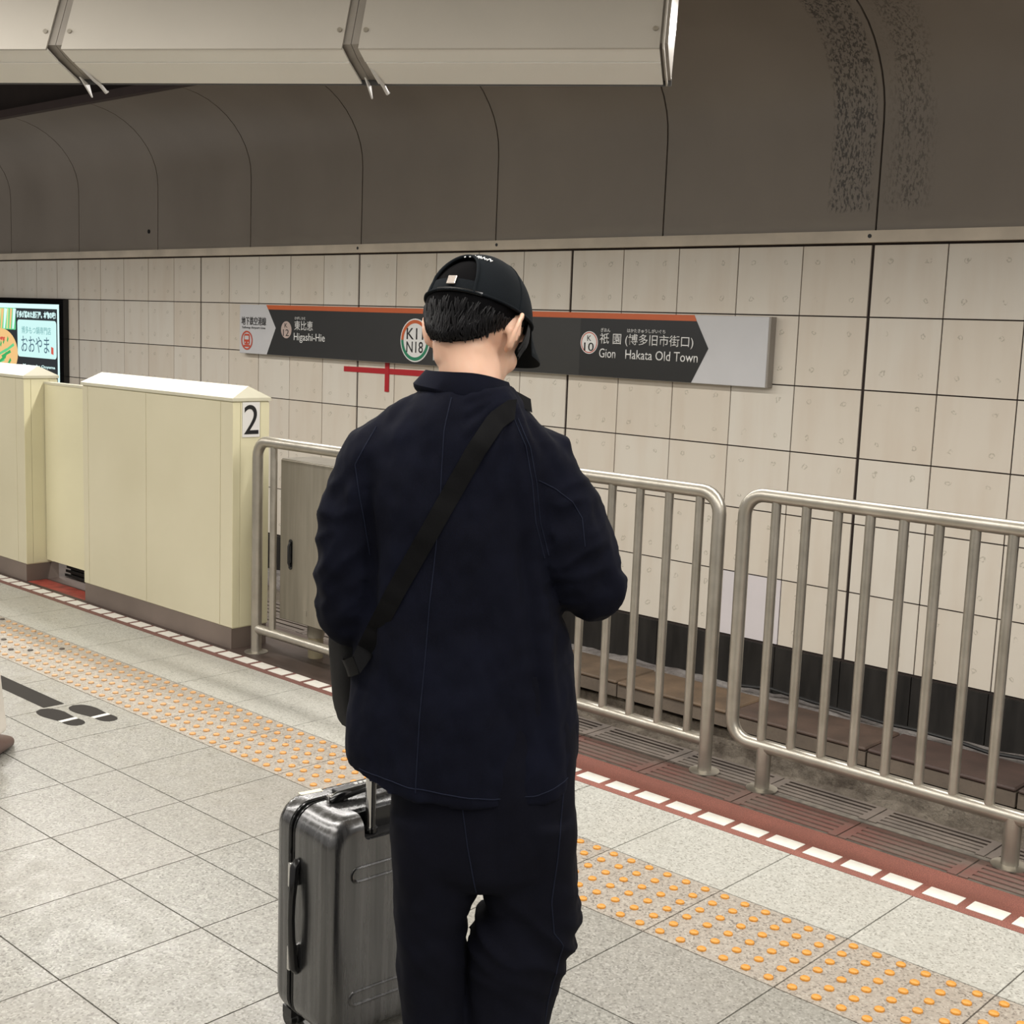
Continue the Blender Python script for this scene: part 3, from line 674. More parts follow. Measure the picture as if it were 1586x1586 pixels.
# ================================================================ FLOOR STICKERS
def fp(pts, z0=0.0002, z1=0.0011): return pts
STK = plain('sticker_charcoal', srgb(50, 47, 44), 0.85, var=0.05, spec=0.15)
def sole(dx, dy, label, name='footprint_sticker'):
    t = thing(name, label, 'floor sticker', (dx, dy, 0), 0, 'footprint stickers by the yellow tactile strip')
    # print points towards the platform edge (+Y); heel towards the strip in the photo
    def outline(y0, y1, w0, w1, n=14, heel=False):
        L = []; R = []
        for i in range(n+1):
            u = i/n; y = y0+(y1-y0)*u
            if heel: hw = 0.036*math.sqrt(max(0, 1-(max(0, u-0.25)/0.75)**2.4))
            else: hw = 0.047*math.sqrt(max(0, 1-((0.55-u)/0.55)**2.6)) if u < 0.55 else 0.047-(0.012*(u-0.55)/0.45)
            L.append((-hw, y)); R.append((hw, y))
        P = L+R[::-1]; out = []
        for p in P:
            if not out or (abs(p[0]-out[-1][0])+abs(p[1]-out[-1][1])) > 1e-5: out.append(p)
        return out
    ang = math.radians(-86)
    def rp(P): return [(x*math.cos(ang)-y*math.sin(ang), x*math.sin(ang)+y*math.cos(ang)) for x, y in P]
    MB().prism(rp(outline(-0.15, 0.03, 0, 0)), 'z', 0.0002, 0.0012).build('sole_print', STK, t)
    MB().prism(rp([(-0.038, 0.034), (0.038, 0.034), (0.036, 0.056), (-0.036, 0.056)]), 'z', 0.0002, 0.0013).build('arch_band', WHITEP, t)
    MB().prism(rp(outline(0.060, 0.135, 0, 0, heel=True)), 'z', 0.0002, 0.0012).build('heel_print', STK, t)
    return t
sole(-4.568, 2.395, 'dark grey shoe print sticker farther from the tactile strip, one of a pair')
sole(-4.535, 2.515, 'dark grey shoe print sticker nearest the tactile strip, one of a pair')
tag(MB().add([(-6.0, 2.490, 0.0002), (-4.728, 2.490, 0.0002), (-4.728, 2.402, 0.0002), (-6.0, 2.402, 0.0002), (-6.0, 2.490, 0.0012), (-4.728, 2.490, 0.0012), (-4.728, 2.402, 0.0012), (-6.0, 2.402, 0.0012)],
    [(0,1,2,3),(7,6,5,4),(0,4,5,1),(1,5,6,2),(2,6,7,3),(3,7,4,0)]).build('queue_line_sticker', STK), 'dark grey queue line tape on the floor leading to the shoe prints', 'floor tape')

#@@PEOPLE
# ================================================================ THE MAN IN NAVY
M0 = Vector((-1.576, 1.607, 0)); RZM = math.atan2(0.678, 0.735)      # local x to his picture-right, local y away from the lens
def clothmat(name, a, b, sheen=0.25, fine=700):
    t = NT(name); n = t.noise(7, 5, 0.6); weave = t.noise(fine, 2)
    c = t.mix(t.ramp(n, 0.35, 0.7), a, b); c = t.mix(t.ramp(weave, 0.5, 0.8, 0, 0.5), c, tuple(x*2.0 for x in b[:3])+(1,))
    t.col(c); t.rough(0.9); t.b.inputs['Specular IOR Level'].default_value = 0.12
    t.b.inputs['Sheen Weight'].default_value = sheen; t.b.inputs['Sheen Roughness'].default_value = 0.5
    t.b.inputs['Sheen Tint'].default_value = (0.25, 0.32, 0.6, 1)
    t.bump(weave, 0.25, 0.0006); return t.m
DENIM = clothmat('navy_denim', (0.0013, 0.0016, 0.0048, 1), (0.0027, 0.0035, 0.0095, 1), 0.0)
TROUS = clothmat('navy_trouser_cloth', (0.0015, 0.0017, 0.0042, 1), (0.0026, 0.0030, 0.0072, 1), 0.0)
STITCH = plain('navy_stitch', (0.006, 0.008, 0.018, 1), 0.8, spec=0.15)
CAPM = clothmat('black_cap_cotton', (0.0025, 0.0036, 0.0048, 1), (0.0045, 0.0065, 0.0085, 1), 0.0)
HAIRM = plain('black_hair', (0.0035, 0.0033, 0.0040, 1), 0.55, var=0.3, scale=80, spec=0.25, stretch=(1, 1, 0.15))
HAIRB = plain('black_hair_base', (0.0022, 0.0021, 0.0024, 1), 0.9, spec=0.05)
BAGM = plain('black_nylon', (0.0022, 0.0022, 0.0026, 1), 0.7, spec=0.1, var=0.15, bump=0.2, bscale=300)
def skinmat():
    t = NT('skin'); c = t.mix(t.ramp(t.noise(18, 3), 0.35, 0.7), (0.60, 0.36, 0.25, 1), (0.66, 0.42, 0.30, 1))
    t.col(c); t.rough(0.5); t.b.inputs['Subsurface Weight'].default_value = 0.15; t.b.inputs['Subsurface Radius'].default_value = (0.012, 0.004, 0.002)
    t.b.inputs['Subsurface Scale'].default_value = 0.5
    return t.m
SKIN = skinmat()
man = thing('person', 'person seen from behind in dark navy jacket and trousers with a black cap, head bowed', 'person', M0, RZM)

# head frame: turned to the right and bowed
HY, HP = math.radians(30), math.radians(28)
f_h = Vector((math.sin(HY)*math.cos(HP), math.cos(HY)*math.cos(HP), -math.sin(HP)))
r_h = Vector((math.cos(HY), -math.sin(HY), 0)); u_h = r_h.cross(f_h)
ROLLH = math.radians(-2)
RH = Matrix((r_h, f_h, u_h)).transposed(); HC_ = Vector((-0.008, 0.03, 1.560))
def H(x, y, z): return HC_ + RH @ Vector((x, y, z))
# body: one continuous merged surface
b = MB()
b.ellip(H(0, -0.004, 0.028), (0.077, 0.096, 0.086), RH)
b.ellip(H(0, 0.030, -0.035), (0.056, 0.064, 0.078), RH)
b.ellip(H(0, 0.045, -0.078), (0.051, 0.052, 0.054), RH)
b.ellip(H(0, 0.020, -0.050), (0.052, 0.050, 0.050), RH)
b.blob([H(0.002, -0.028, -0.035), Vector((-0.014, -0.014, 1.47))], [0.046, 0.050], 20)
b.ellip(H(0, 0.076, -0.118), (0.024, 0.020, 0.020), RH, 16, 10)
b.blob([H(0, 0.088, 0.018), H(0, 0.108, -0.022)], [0.008, 0.013], 12)
b.ellip(H(-0.010, 0.100, -0.026), (0.009, 0.009, 0.007), RH, 12, 8); b.ellip(H(0.010, 0.100, -0.026), (0.009, 0.009, 0.007), RH, 12, 8)
b.ellip(H(0, 0.095, -0.058), (0.023, 0.009, 0.006), RH, 16, 8); b.ellip(H(0, 0.095, -0.070), (0.020, 0.010, 0.006), RH, 16, 8)
for sx in (-1, 1):
    b.ellip(H(sx*0.034, 0.064, -0.020), (0.024, 0.022, 0.024), RH, 16, 10)
    b.blob([H(sx*0.014, 0.090, 0.034), H(sx*0.050, 0.076, 0.034)], [0.008, 0.007], 10)
    # ear: rim and cup
    ex = 0.076
    rim = [H(sx*(ex+0.002), 0.002, 0.022), H(sx*(ex+0.012), -0.004, 0.034), H(sx*(ex+0.020), -0.018, 0.030), H(sx*(ex+0.022), -0.024, 0.012), H(sx*(ex+0.016), -0.020, -0.010), H(sx*(ex+0.008), -0.010, -0.026), H(sx*(ex-0.002), 0.000, -0.030)]
    b.blob(rim, [0.0050, 0.0052, 0.0052, 0.0050, 0.0055, 0.0075, 0.0060], 10)
    Re = RH @ Matrix.Rotation(sx*math.radians(-28), 3, 'Z')
    b.ellip(H(sx*(ex+0.008), -0.010, 0.004), (0.0045, 0.016, 0.028), Re, 14, 10)
b.blob([H(0, -0.018, -0.040), Vector((-0.012, 0.005, 1.500)), Vector((-0.015, -0.012, 1.455)), Vector((-0.015, -0.01, 1.38))], [0.056, 0.054, 0.056, 0.062], 24)
b.blob([(-0.12, 0.0, 1.335), (-0.01, 0.0, 1.37), (0.09, 0.0, 1.325)], [0.036, 0.050, 0.036])
b.ellip((-0.02, 0.0, 1.25), (0.155, 0.095, 0.17)); b.ellip((-0.01, 0.0, 1.03), (0.135, 0.09, 0.17)); b.ellip((0.0, -0.005, 0.90), (0.150, 0.105, 0.11))
LH_, RHD = Vector((-0.185, 0.385, 1.000)), Vector((0.075, 0.300, 1.195))
b.blob([(-0.158, 0.0, 1.325), (-0.200, 0.015, 1.20), (-0.207, 0.06, 1.05)], [0.036, 0.038, 0.036])
b.blob([(-0.21, 0.06, 1.05), (-0.20, 0.20, 1.01), (-0.187, 0.33, 0.995)], [0.038, 0.034, 0.025])
b.blob([(0.115, 0.0, 1.32), (0.165, 0.0, 1.23), (0.208, 0.005, 1.125)], [0.036, 0.038, 0.036])
b.blob([(0.215, 0.005, 1.125), (0.165, 0.13, 1.155), (0.10, 0.245, 1.185)], [0.038, 0.034, 0.025])
b.blob([(-0.055, 0, 0.86), (-0.055, 0.01, 0.50), (-0.045, -0.01, 0.10)], [0.078, 0.052, 0.036]); b.blob([(0.105, 0, 0.86), (0.115, 0.03, 0.50), (0.09, 0.0, 0.10)], [0.078, 0.052, 0.036])
def hand(mb, base, fw, up_, side, grip):
    """palm and five bent fingers; fw = finger direction, up_ = back-of-hand normal, side = thumb side"""
    base, fw, up_, side = Vector(base), Vector(fw).normalized(), Vector(up_).normalized(), Vector(side).normalized()
    c = base+fw*0.045
    R = Matrix((side, fw, up_)).transposed()
    mb.ellip(c, (0.041, 0.052, 0.015), R, 18, 12); mb.ellip(base+fw*0.012, (0.027, 0.03, 0.018), R, 16, 10)
    for i, L in enumerate((0.92, 1.0, 0.94, 0.76)):
        s_ = (0.030-0.020*i)
        p = c+side*s_+fw*0.040; d = fw.copy(); pts = [p-fw*0.015, p]
        for q, ln in enumerate((0.036, 0.026, 0.021)):
            an = math.radians(grip[q]+3*i); d = (fw*math.cos(sum(math.radians(g) for g in grip[:q+1])) - up_*math.sin(sum(math.radians(g) for g in grip[:q+1]))).normalized()
            p = p+d*ln*L; pts.append(p)
        mb.blob(pts, [0.0095, 0.0092, 0.0085, 0.0078, 0.0068], 10)
    t0 = base+side*0.022+fw*0.018
    mb.blob([t0, t0+side*0.030+fw*0.018-up_*0.008, t0+side*0.036+fw*0.046-up_*0.020, t0+side*0.026+fw*0.066-up_*0.030], [0.014, 0.012, 0.0105, 0.008], 10)
hand(b, (-0.187, 0.34, 0.998), (0.0, 1, -0.05), (0, 0.05, 1), (1, 0, 0), (48, 62, 40))
hand(b, (0.095, 0.255, 1.188), (-0.45, 0.85, 0.15), (0.5, 0.3, -0.8), (-0.6, -0.3, 0.7), (20, 35, 25))
body = b.build('body', SKIN, man); remesh(body, 0.0042, 3)

# jacket ------------------------------------------------------------------
def sring(cx, cy, z, hw, hd, e=2.5, n=48, tilt=0.0, ytilt=0.0):
    out = []
    for k in range(n):
        a = 2*PI*k/n; c_, s_ = math.cos(a), math.sin(a)
        x = hw*math.copysign(abs(c_)**(2/e), c_); y = hd*math.copysign(abs(s_)**(2/e), s_)
        out.append(Vector((cx+x, cy+y, z+tilt*x+ytilt*y)))
    return out
j = MB()
T = [(0.742, -0.212, 0.203, 0.118, -0.06, -0.012), (0.80, -0.214, 0.209, 0.120, -0.04, 0), (0.87, -0.211, 0.206, 0.119, 0, 0), (0.95, -0.206, 0.195, 0.116, 0, 0), (1.06, -0.196, 0.166, 0.112, 0, 0), (1.17, -0.192, 0.140, 0.112, 0, 0),
     (1.26, -0.196, 0.136, 0.112, 0, 0), (1.33, -0.198, 0.148, 0.106, 0, 0), (1.38, -0.180, 0.142, 0.100, 0, 0), (1.415, -0.150, 0.105, 0.092, 0, 0), (1.445, -0.115, 0.080, 0.084, 0, 0), (1.470, -0.094, 0.060, 0.074, 0, 0)]
hemr = []
for i, (z, a, c, hd, tl, _) in enumerate(T):
    rg_ = sring((a+c)/2, 0.0, z, (c-a)/2, hd, 2.5, 56, tl)
    if i < 2:
        for q_ in rg_: q_.z += (0.034 if i == 0 else 0.018)*abs((q_.x-(a+c)/2)/((c-a)/2))**4
    hemr.append(rg_)
j.rings(hemr)
j.blob([(-0.10, 0.0, 1.395), (-0.165, 0.0, 1.340), (-0.197, 0.005, 1.25), (-0.204, 0.012, 1.15), (-0.207, 0.030, 1.065)], [0.060, 0.068, 0.070, 0.073, 0.071], 28)
j.blob([(-0.207, 0.030, 1.065), (-0.205, 0.12, 1.025), (-0.198, 0.20, 1.005), (-0.188, 0.31, 0.995)], [0.070, 0.062, 0.055, 0.042], 26)
j.blob([(0.05, 0.0, 1.380), (0.110, 0.0, 1.340), (0.146, 0.0, 1.26), (0.174, -0.004, 1.19), (0.204, -0.004, 1.128)], [0.058, 0.069, 0.073, 0.074, 0.064], 28)
j.blob([(0.215, -0.006, 1.122), (0.185, 0.06, 1.135), (0.150, 0.13, 1.152), (0.105, 0.225, 1.180)], [0.060, 0.062, 0.052, 0.040], 26)
j.blob([(0.235, -0.012, 1.115), (0.251, -0.012, 1.117)], [0.040, 0.024], 16)
jk = j.build('jacket', DENIM, man); remesh(jk, 0.006, 6)
def win(v, a, b, w_=0.05): return max(0, min(1, (v-a)/w_))*max(0, min(1, (b-v)/w_))
def fold(p):
    """cloth folds: soft drapes down the back, pinches at the armholes and elbows"""
    d = 0.0
    d += 0.006*noise.noise(Vector((p.x*9+3, p.y*6, p.z*1.7)))*min(1, max(0, (1.35-p.z)/0.2))
    d += 0.0045*noise.fractal(Vector((p.x*14, p.y*12, p.z*7)), 0.8, 2.1, 3)
    arm = max(0, min(1, (abs(p.x-(-0.03))-0.135)/0.05)) * win(p.z, 0.95, 1.40, 0.12)
    ridg = 1-abs(noise.noise(Vector((p.x*10+p.z*12, p.y*9, p.z*20-p.x*16))))*2.2
    d += arm*0.0042*ridg
    d += 0.006*max(0, 1-abs(p.z-0.80)/0.10)*noise.noise(Vector((p.x*16+8, p.y*10, 0.5+p.z*4)))
    # long folds from the right armhole down the side
    u = (p.x-0.115-(1.2-p.z)*0.14)
    if p.y < 0.05: d += win(p.z, 0.80, 1.36, 0.16)*(0.0055*math.exp(-(u/0.012)**2)-0.0055*math.exp(-((u+0.024)/0.012)**2))
    u2 = p.x+0.178+(p.z-1.12)*0.03
    if p.y < 0.05: d -= win(p.z, 0.93, 1.38, 0.14)*0.009*math.exp(-(u2/0.014)**2)
    # fan of creases under the collar on the right
    if p.z > 1.30 and p.x > -0.02 and p.y < 0.03:
        an = math.atan2(p.x-0.06, 1.47-p.z); d += 0.0022*math.sin(an*22)*max(0, 1-abs(p.z-1.39)/0.09)
    return d
def displace(o, fn, sc=1.0):
    me = o.data; me.update(); nm = [v.normal.copy() for v in me.vertices]
    for v, n_ in zip(me.vertices, nm): v.co = v.co + n_*fn(v.co)*sc
displace(jk, fold, 1.5)
def bvh(o):
    me = o.data; return BVHTree.FromPolygons([v.co[:] for v in me.vertices], [p.vertices[:] for p in me.polygons])
BJ = bvh(jk)
def back(tree, x, z, off=0.001, y0=-1.0, dr=(0, 1, 0)):
    h = tree.ray_cast(Vector((x, y0, z)), Vector(dr))
    return (h[0]-Vector(dr)*off) if h[0] is not None else None
def resample(P, n):
    P = [Vector((a, 0, b_)) for a, b_ in P]; out = []
    L = [0]; 
    for i in range(1, len(P)): L.append(L[-1]+(P[i]-P[i-1]).length)
    for k_ in range(n+1):
        s_ = L[-1]*k_/n; i = max(q for q in range(len(L)) if L[q] <= s_+1e-9); i = min(i, len(P)-2)
        t_ = (s_-L[i])/(L[i+1]-L[i]); out.append((P[i].x+(P[i+1].x-P[i].x)*t_, P[i].z+(P[i+1].z-P[i].z)*t_))
    return out
def seam(name, P, mat, parent, tree, r=0.0012, n=60, off=0.0004):
    pts = [back(tree, x, z, off) for x, z in resample(P, n)]; pts = [p for p in pts if p is not None]
    if len(pts) > 3: return MB().tube(pts, r, 6).build(name, mat, parent, True)
for nm_, P in (('back_seam', [(-0.040, 1.452), (-0.050, 1.40), (-0.052, 1.33), (-0.053, 1.26), (-0.059, 1.18), (-0.066, 1.096), (-0.071, 1.0), (-0.077, 0.905), (-0.081, 0.768)]),
               ('armhole_seam', [(0.066, 1.420), (0.088, 1.375), (0.101, 1.315), (0.110, 1.243), (0.128, 1.180)]), ('armhole_seam', [(0.073, 1.420), (0.096, 1.372), (0.109, 1.312), (0.118, 1.243), (0.135, 1.185)]),
               ('sleeve_seam', [(0.112, 1.316), (0.143, 1.301), (0.172, 1.280), (0.190, 1.252), (0.196, 1.205)]), ('armhole_seam', [(-0.170, 1.395), (-0.203, 1.33), (-0.188, 1.24), (-0.176, 1.17)]),
               ('hem_stitching', [(-0.185, 0.790), (-0.10, 0.778), (-0.02, 0.768), (0.06, 0.760), (0.13, 0.764), (0.185, 0.785)])):
    seam(nm_, P, STITCH, jk, BJ)
# collar: folded band round the neck
cr = []
n = 40
for k in range(n):
    a = 2*PI*k/n; c_, s_ = math.cos(a), math.sin(a)
    def P(rx, ry, z, tl): return Vector((-0.018+rx*c_, 0.0+ry*s_, z - tl*c_*0.5*0.07 - 0.030*max(0, s_) - 0.016*max(0, c_)**2))
    cr.append([P(0.093, 0.078, 1.452, 0.35), P(0.094, 0.080, 1.458, 0.35), P(0.078, 0.071, 1.485, 0.1), P(0.073, 0.068, 1.494, 0.0), P(0.069, 0.064, 1.494, 0.0), P(0.068, 0.062, 1.470, 0.0), P(0.078, 0.066, 1.445, 0.2)])
MB().rings(cr, closed=True).add([], []).build('collar', DENIM, jk, True)
colr = C.objects['collar'] if 'collar' in C.objects else None
mdc = bpy.data.objects['collar']; cl = MB()
# trousers -----------------------------------------------------------------
q = MB()
q.rings([sring(0.032, 0.0, 0.98, 0.150, 0.105), sring(0.032, 0.0, 0.88, 0.168, 0.112), sring(0.034, 0.0, 0.76, 0.172, 0.112), sring(0.038, 0.0, 0.66, 0.172, 0.105), sring(0.040, 0, 0.600, 0.165, 0.10), sring(0.040, 0, 0.572, 0.155, 0.085)])
q.rings([sring(-0.050, 0, 0.70, 0.088, 0.100), sring(-0.045, 0.0, 0.60, 0.086, 0.095), sring(-0.047, 0, 0.55, 0.080, 0.09), sring(-0.054, 0, 0.515, 0.070, 0.088), sring(-0.057, 0.005, 0.48, 0.064, 0.088), sring(-0.051, 0.005, 0.40, 0.064, 0.085), sring(-0.042, 0, 0.28, 0.064, 0.083), sring(-0.042, -0.01, 0.15, 0.066, 0.085), sring(-0.042, -0.01, 0.055, 0.066, 0.088)])
q.rings([sring(0.120, 0, 0.70, 0.090, 0.102), sring(0.124, 0.01, 0.60, 0.092, 0.098), sring(0.131, 0.01, 0.55, 0.086, 0.095), sring(0.137, 0.015, 0.515, 0.080, 0.092), sring(0.125, 0.015, 0.475, 0.090, 0.092), sring(0.112, 0.010, 0.42, 0.090, 0.086), sring(0.102, 0.005, 0.34, 0.085, 0.083), sring(0.092, 0, 0.26, 0.083, 0.083), sring(0.086, -0.01, 0.15, 0.074, 0.085), sring(0.082, -0.01, 0.055, 0.070, 0.088)])
tro = q.build('trousers', TROUS, man); remesh(tro, 0.006, 5)
def fold2(p):
    d = 0.004*noise.fractal(Vector((p.x*10, p.y*9, p.z*6)), 0.8, 2.1, 3)
    knee = math.exp(-((p.z-0.46)/0.09)**2)*(1 if p.x > 0.03 else 0.4)
    d += knee*0.010*(1-abs(noise.noise(Vector((p.x*5+2, p.y*5, p.z*17+p.x*12))))*2.2)
    d += 0.006*noise.noise(Vector((p.x*12, p.y*8, p.z*1.8+4)))
    low = max(0, 1-p.z/0.35); d += low*0.007*noise.noise(Vector((p.x*6, p.y*6, p.z*26)))
    return d
displace(tro, fold2, 1.3)
BT = bvh(tro)
seam('side_seam', [(0.178, 0.76), (0.172, 0.64), (0.165, 0.56), (0.172, 0.50), (0.190, 0.475), (0.180, 0.42), (0.168, 0.36), (0.160, 0.28)], STITCH, tro, BT)
seam('inner_seam', [(0.0, 0.75), (0.012, 0.67), (0.030, 0.58)], STITCH, tro, BT)
SHOE = plain('black_shoe', srgb(24, 24, 26), 0.5); SOLE = plain('shoe_sole', srgb(190, 186, 178), 0.6)
for cx, yw in ((-0.045, 0.12), (0.085, 0.25)):
    s_ = MB(); R = Matrix.Rotation(-yw, 3, 'Z')
    sec = [(-0.10, 0.030, 0.055), (-0.085, 0.040, 0.075), (-0.03, 0.043, 0.080), (0.04, 0.045, 0.062), (0.11, 0.050, 0.048), (0.16, 0.042, 0.038), (0.180, 0.022, 0.030)]
    rs = []
    for y, hw, ht in sec:
        rs.append([Vector((cx, 0, 0))+R @ Vector((hw*math.cos(2*PI*k/20), y, 0.018+max(0.0, ht*(0.5+0.5*math.sin(2*PI*k/20))))) for k in range(20)])
    sh = s_.rings(rs).build('shoe', SHOE, man, True)
    pl_ = [(-0.10, 0.028), (-0.088, 0.042), (-0.03, 0.045), (0.04, 0.046), (0.11, 0.052), (0.16, 0.044), (0.184, 0.022)]
    poly = [(hw, y) for y, hw in pl_]+[(-hw, y) for y, hw in reversed(pl_)]
    poly = [((Vector((cx, 0, 0))+R @ Vector((x, y, 0)))[0], (Vector((cx, 0, 0))+R @ Vector((x, y, 0)))[1]) for x, y in poly]
    MB().prism(poly, 'z', 0.0, 0.020).build('sole', SOLE, sh)
# hair --------------------------------------------------------------------
def skull(th, ph, g):                               # th from crown, ph around (0 = face), g = extra thickness
    sn = math.sin(th) if th < 2.0 else max(math.sin(th), 0.909-0.20*(th-2.0))      # below the bulge of the skull the hair runs down the nape
    d = Vector((sn*math.sin(ph), sn*math.cos(ph), math.cos(th)))
    return d, Vector((d.x*(0.077+g), -0.004+d.y*(0.096+g), 0.028+d.z*(0.086+g)))
hm = MB(); NP, NTH = 72, 26; grid = []
for i in range(NTH+1):
    row = []
    for k in range(NP):
        ph = 2*PI*k/NP; cb = -math.cos(ph)            # 1 at the back
        side = abs(math.sin(ph))
        # lowest polar angle of the hair, by direction
        thm = math.radians(72 + 93*max(0, cb)**0.75 + 22*max(0, 1-abs(cb+0.1)/0.35))
        if cb < -0.35: thm = math.radians(66)
        thm += math.radians(3.0)*noise.noise(Vector((ph*9, 0, 1)))
        thm += math.radians(5)*math.exp(-((ph-PI)/0.16)**2)
        th = max(0.02, thm*i/NTH); g = 0.010*min(1, (NTH-i)/7)+0.002
        d, p = skull(th, ph, g + 0.0018*noise.noise(Vector((ph*16, th*3, 2))))
        row.append(HC_+RH @ p)
    grid.append(row)
inn = []
for i in (NTH, 0):
    inn.append([HC_+RH @ (RH.transposed() @ (p-HC_) * 0.90) for p in grid[i]])
hair = hm.rings(grid+inn).build('hair', HAIRB, man, True)
st = MB(); rr2 = random.Random(11)
for _ in range(1500):
    ph = rr2.uniform(0.30*PI, 1.70*PI); cb = -math.cos(ph)
    thm = math.radians(72+93*max(0, cb)**0.75+22*max(0, 1-abs(cb+0.1)/0.35)) + math.radians(5)*math.exp(-((ph-PI)/0.16)**2)
    th0 = rr2.uniform(min(1.72, thm-0.15), max(1.74, thm-0.12)); L = rr2.uniform(0.18, 0.36)*(1 if th0 < thm-0.45 else 0.6); dph = rr2.uniform(-0.10, 0.10)
    pts = []
    for s_ in range(4):
        f_ = s_/3; th = min(th0+L*f_, thm+0.05)
        g = 0.0115*min(1, max(0.12, (thm-th)/0.45)) + 0.0015+0.0016*f_*rr2.uniform(0.0, 1)*min(1, max(0.15, (thm-th)/0.4))
        pts.append(HC_+RH @ skull(th, ph+dph*f_, g)[1])
    if (pts[-1]-pts[0]).length > 0.006: st.tube(pts, [0.0011, 0.0014, 0.0010, 0.0002], 4)
for _ in range(60):                                  # longer locks in front of the right ear
    ph = rr2.uniform(0.28*PI, 0.40*PI); L = rr2.uniform(0.35, 0.62); th0 = rr2.uniform(1.42, 1.5)
    pts = [HC_+RH @ skull(th0+L*f_/3, ph+0.02*f_, 0.010+0.002*f_)[1] for f_ in range(4)]
    st.tube(pts, [0.0014, 0.0016, 0.0012, 0.0003], 4)
o = st.build('hair_strands', HAIRM, hair, True); o['kind'] = 'stuff'
# cap ----------------------------------------------------------------------
def capp(u, ph, g=0.0):                              # u 0 crown .. 1 rim
    rim = math.radians(87 + 10*(-math.cos(ph) if -math.cos(ph) < 0 else -math.cos(ph)*0.75))
    th = u*rim; d, p = skull(th, ph, 0.0145+g)
    p.z += 0.012*(1-u)**1.0
    return p
ARC_C, ARC_W, ARC_H = PI, 0.50, 0.50                # opening at the back: centre, half width in azimuth, share of the height
def inarch(u, ph):
    x = (ph-ARC_C)/ARC_W; y = (1-u)/ARC_H
    return abs(x) < 1 and y < math.sqrt(max(0, 1-abs(x)**2.6)) and u < 0.87
NU, NV = 60, 192; vs = []; fs = []
for g in (0.0, -0.003):
    for i in range(NU+1):
        for k in range(NV): vs.append(HC_+RH @ capp(max(0.004, i/NU), 2*PI*k/NV, g))
N1 = (NU+1)*NV
for i in range(NU):
    for k in range(NV):
        if inarch((i+0.5)/NU, 2*PI*(k+0.5)/NV): continue
        a, b_, c_, d_ = i*NV+k, i*NV+(k+1) % NV, (i+1)*NV+(k+1) % NV, (i+1)*NV+k
        fs += [(a, b_, c_, d_), (a+N1, d_+N1, c_+N1, b_+N1)]
for k in range(NV): a, b_ = NU*NV+k, NU*NV+(k+1) % NV; fs.append((a, b_, b_+N1, a+N1))
capo = MB().add(vs, fs).build('cap', CAPM, man, True); capo['label'] = 'black baseball cap with an open arch at the back'
pts = []
for k in range(41):
    x = -1+2*k/40; y = math.sqrt(max(0, 1-abs(x)**2.6)); pts.append(HC_+RH @ capp(1-ARC_H*y if y > 0 else 1.0, ARC_C+ARC_W*x, 0.0015))
MB().tube(pts, 0.0028, 8).build('arch_binding', CAPM, capo, True)
MB().tube([HC_+RH @ capp(0.99, 2*PI*k/96, 0.0008) for k in range(97)], 0.0024, 8).build('rim_binding', CAPM, capo, True)
for a_ in (PI*0.22, PI*0.55, PI*1.45, PI*1.78, 0.0):
    MB().tube([HC_+RH @ capp(0.03+0.95*k/20, a_, 0.0004) for k in range(21)], 0.0012, 6).build('panel_seam', CAPM, capo, True)
MB().tube([HC_+RH @ capp(0.985, ARC_C-0.2+0.9*(k/30-0.5), -0.001) for k in range(31)], 0.0042, 8, flat=1.0).build('strap', BLACKG, capo, True)
bp_ = HC_+RH @ capp(0.90, PI-0.04, 0.003); nb = (bp_-H(0, 0, 0.03)).normalized(); sx_ = Vector((0, 0, 1)).cross(nb).normalized(); uz = nb.cross(sx_)
def plate(c, ax, ay, an, w_, h_, t_):
    v = [c+ax*(w_*i)+ay*(h_*j_)+an*(t_*k_) for k_ in (-1, 1) for i, j_ in ((-1, -1), (1, -1), (1, 1), (-1, 1))]
    return MB().add(v, [(0,3,2,1),(4,5,6,7),(0,1,5,4),(1,2,6,5),(2,3,7,6),(3,0,4,7)])
bevel(plate(bp_, sx_, uz, nb, 0.0085, 0.0085, 0.0015).build('buckle', plain('buckle_silver', srgb(190, 180, 172), 0.25, 0.8), capo), 0.001, 1)
pts = []
em = MB(); rr3 = random.Random(2)
for s_ in range(7):
    ph0 = PI-0.62+0.16*s_
    pts = [HC_+RH @ capp(0.50-0.010*s_*0+0.030*math.sin(k*1.9+s_), ph0+0.030*k, 0.0012) for k in range(6)]
    em.tube(pts, 0.0011, 5)
o = em.build('white_embroidery', TW, capo, True); o['kind'] = 'stuff'
# brim
bm_ = MB(); rs = []
for k in range(21):
    s_ = -1+2*k/20; ph = s_*0.95
    p0 = capp(1.0, ph, 0.0); L = 0.072*math.sqrt(max(0.0, 1-(s_*0.97)**2))+0.002
    dirv = Vector((math.sin(ph)*0.25, 1, 0)).normalized()
    p1 = p0+dirv*L*0.5+Vector((0, 0, -0.010-0.012*s_*s_)); p2 = p0+dirv*L+Vector((0, 0, -0.024-0.016*s_*s_))
    rs.append([HC_+RH @ x for x in (p0, p1, p2, p2-Vector((0, 0, 0.003)), p1-Vector((0, 0, 0.0035)), p0-Vector((0, 0, 0.0035)))])
bm_.rings(rs).build('brim', CAPM, capo, True)

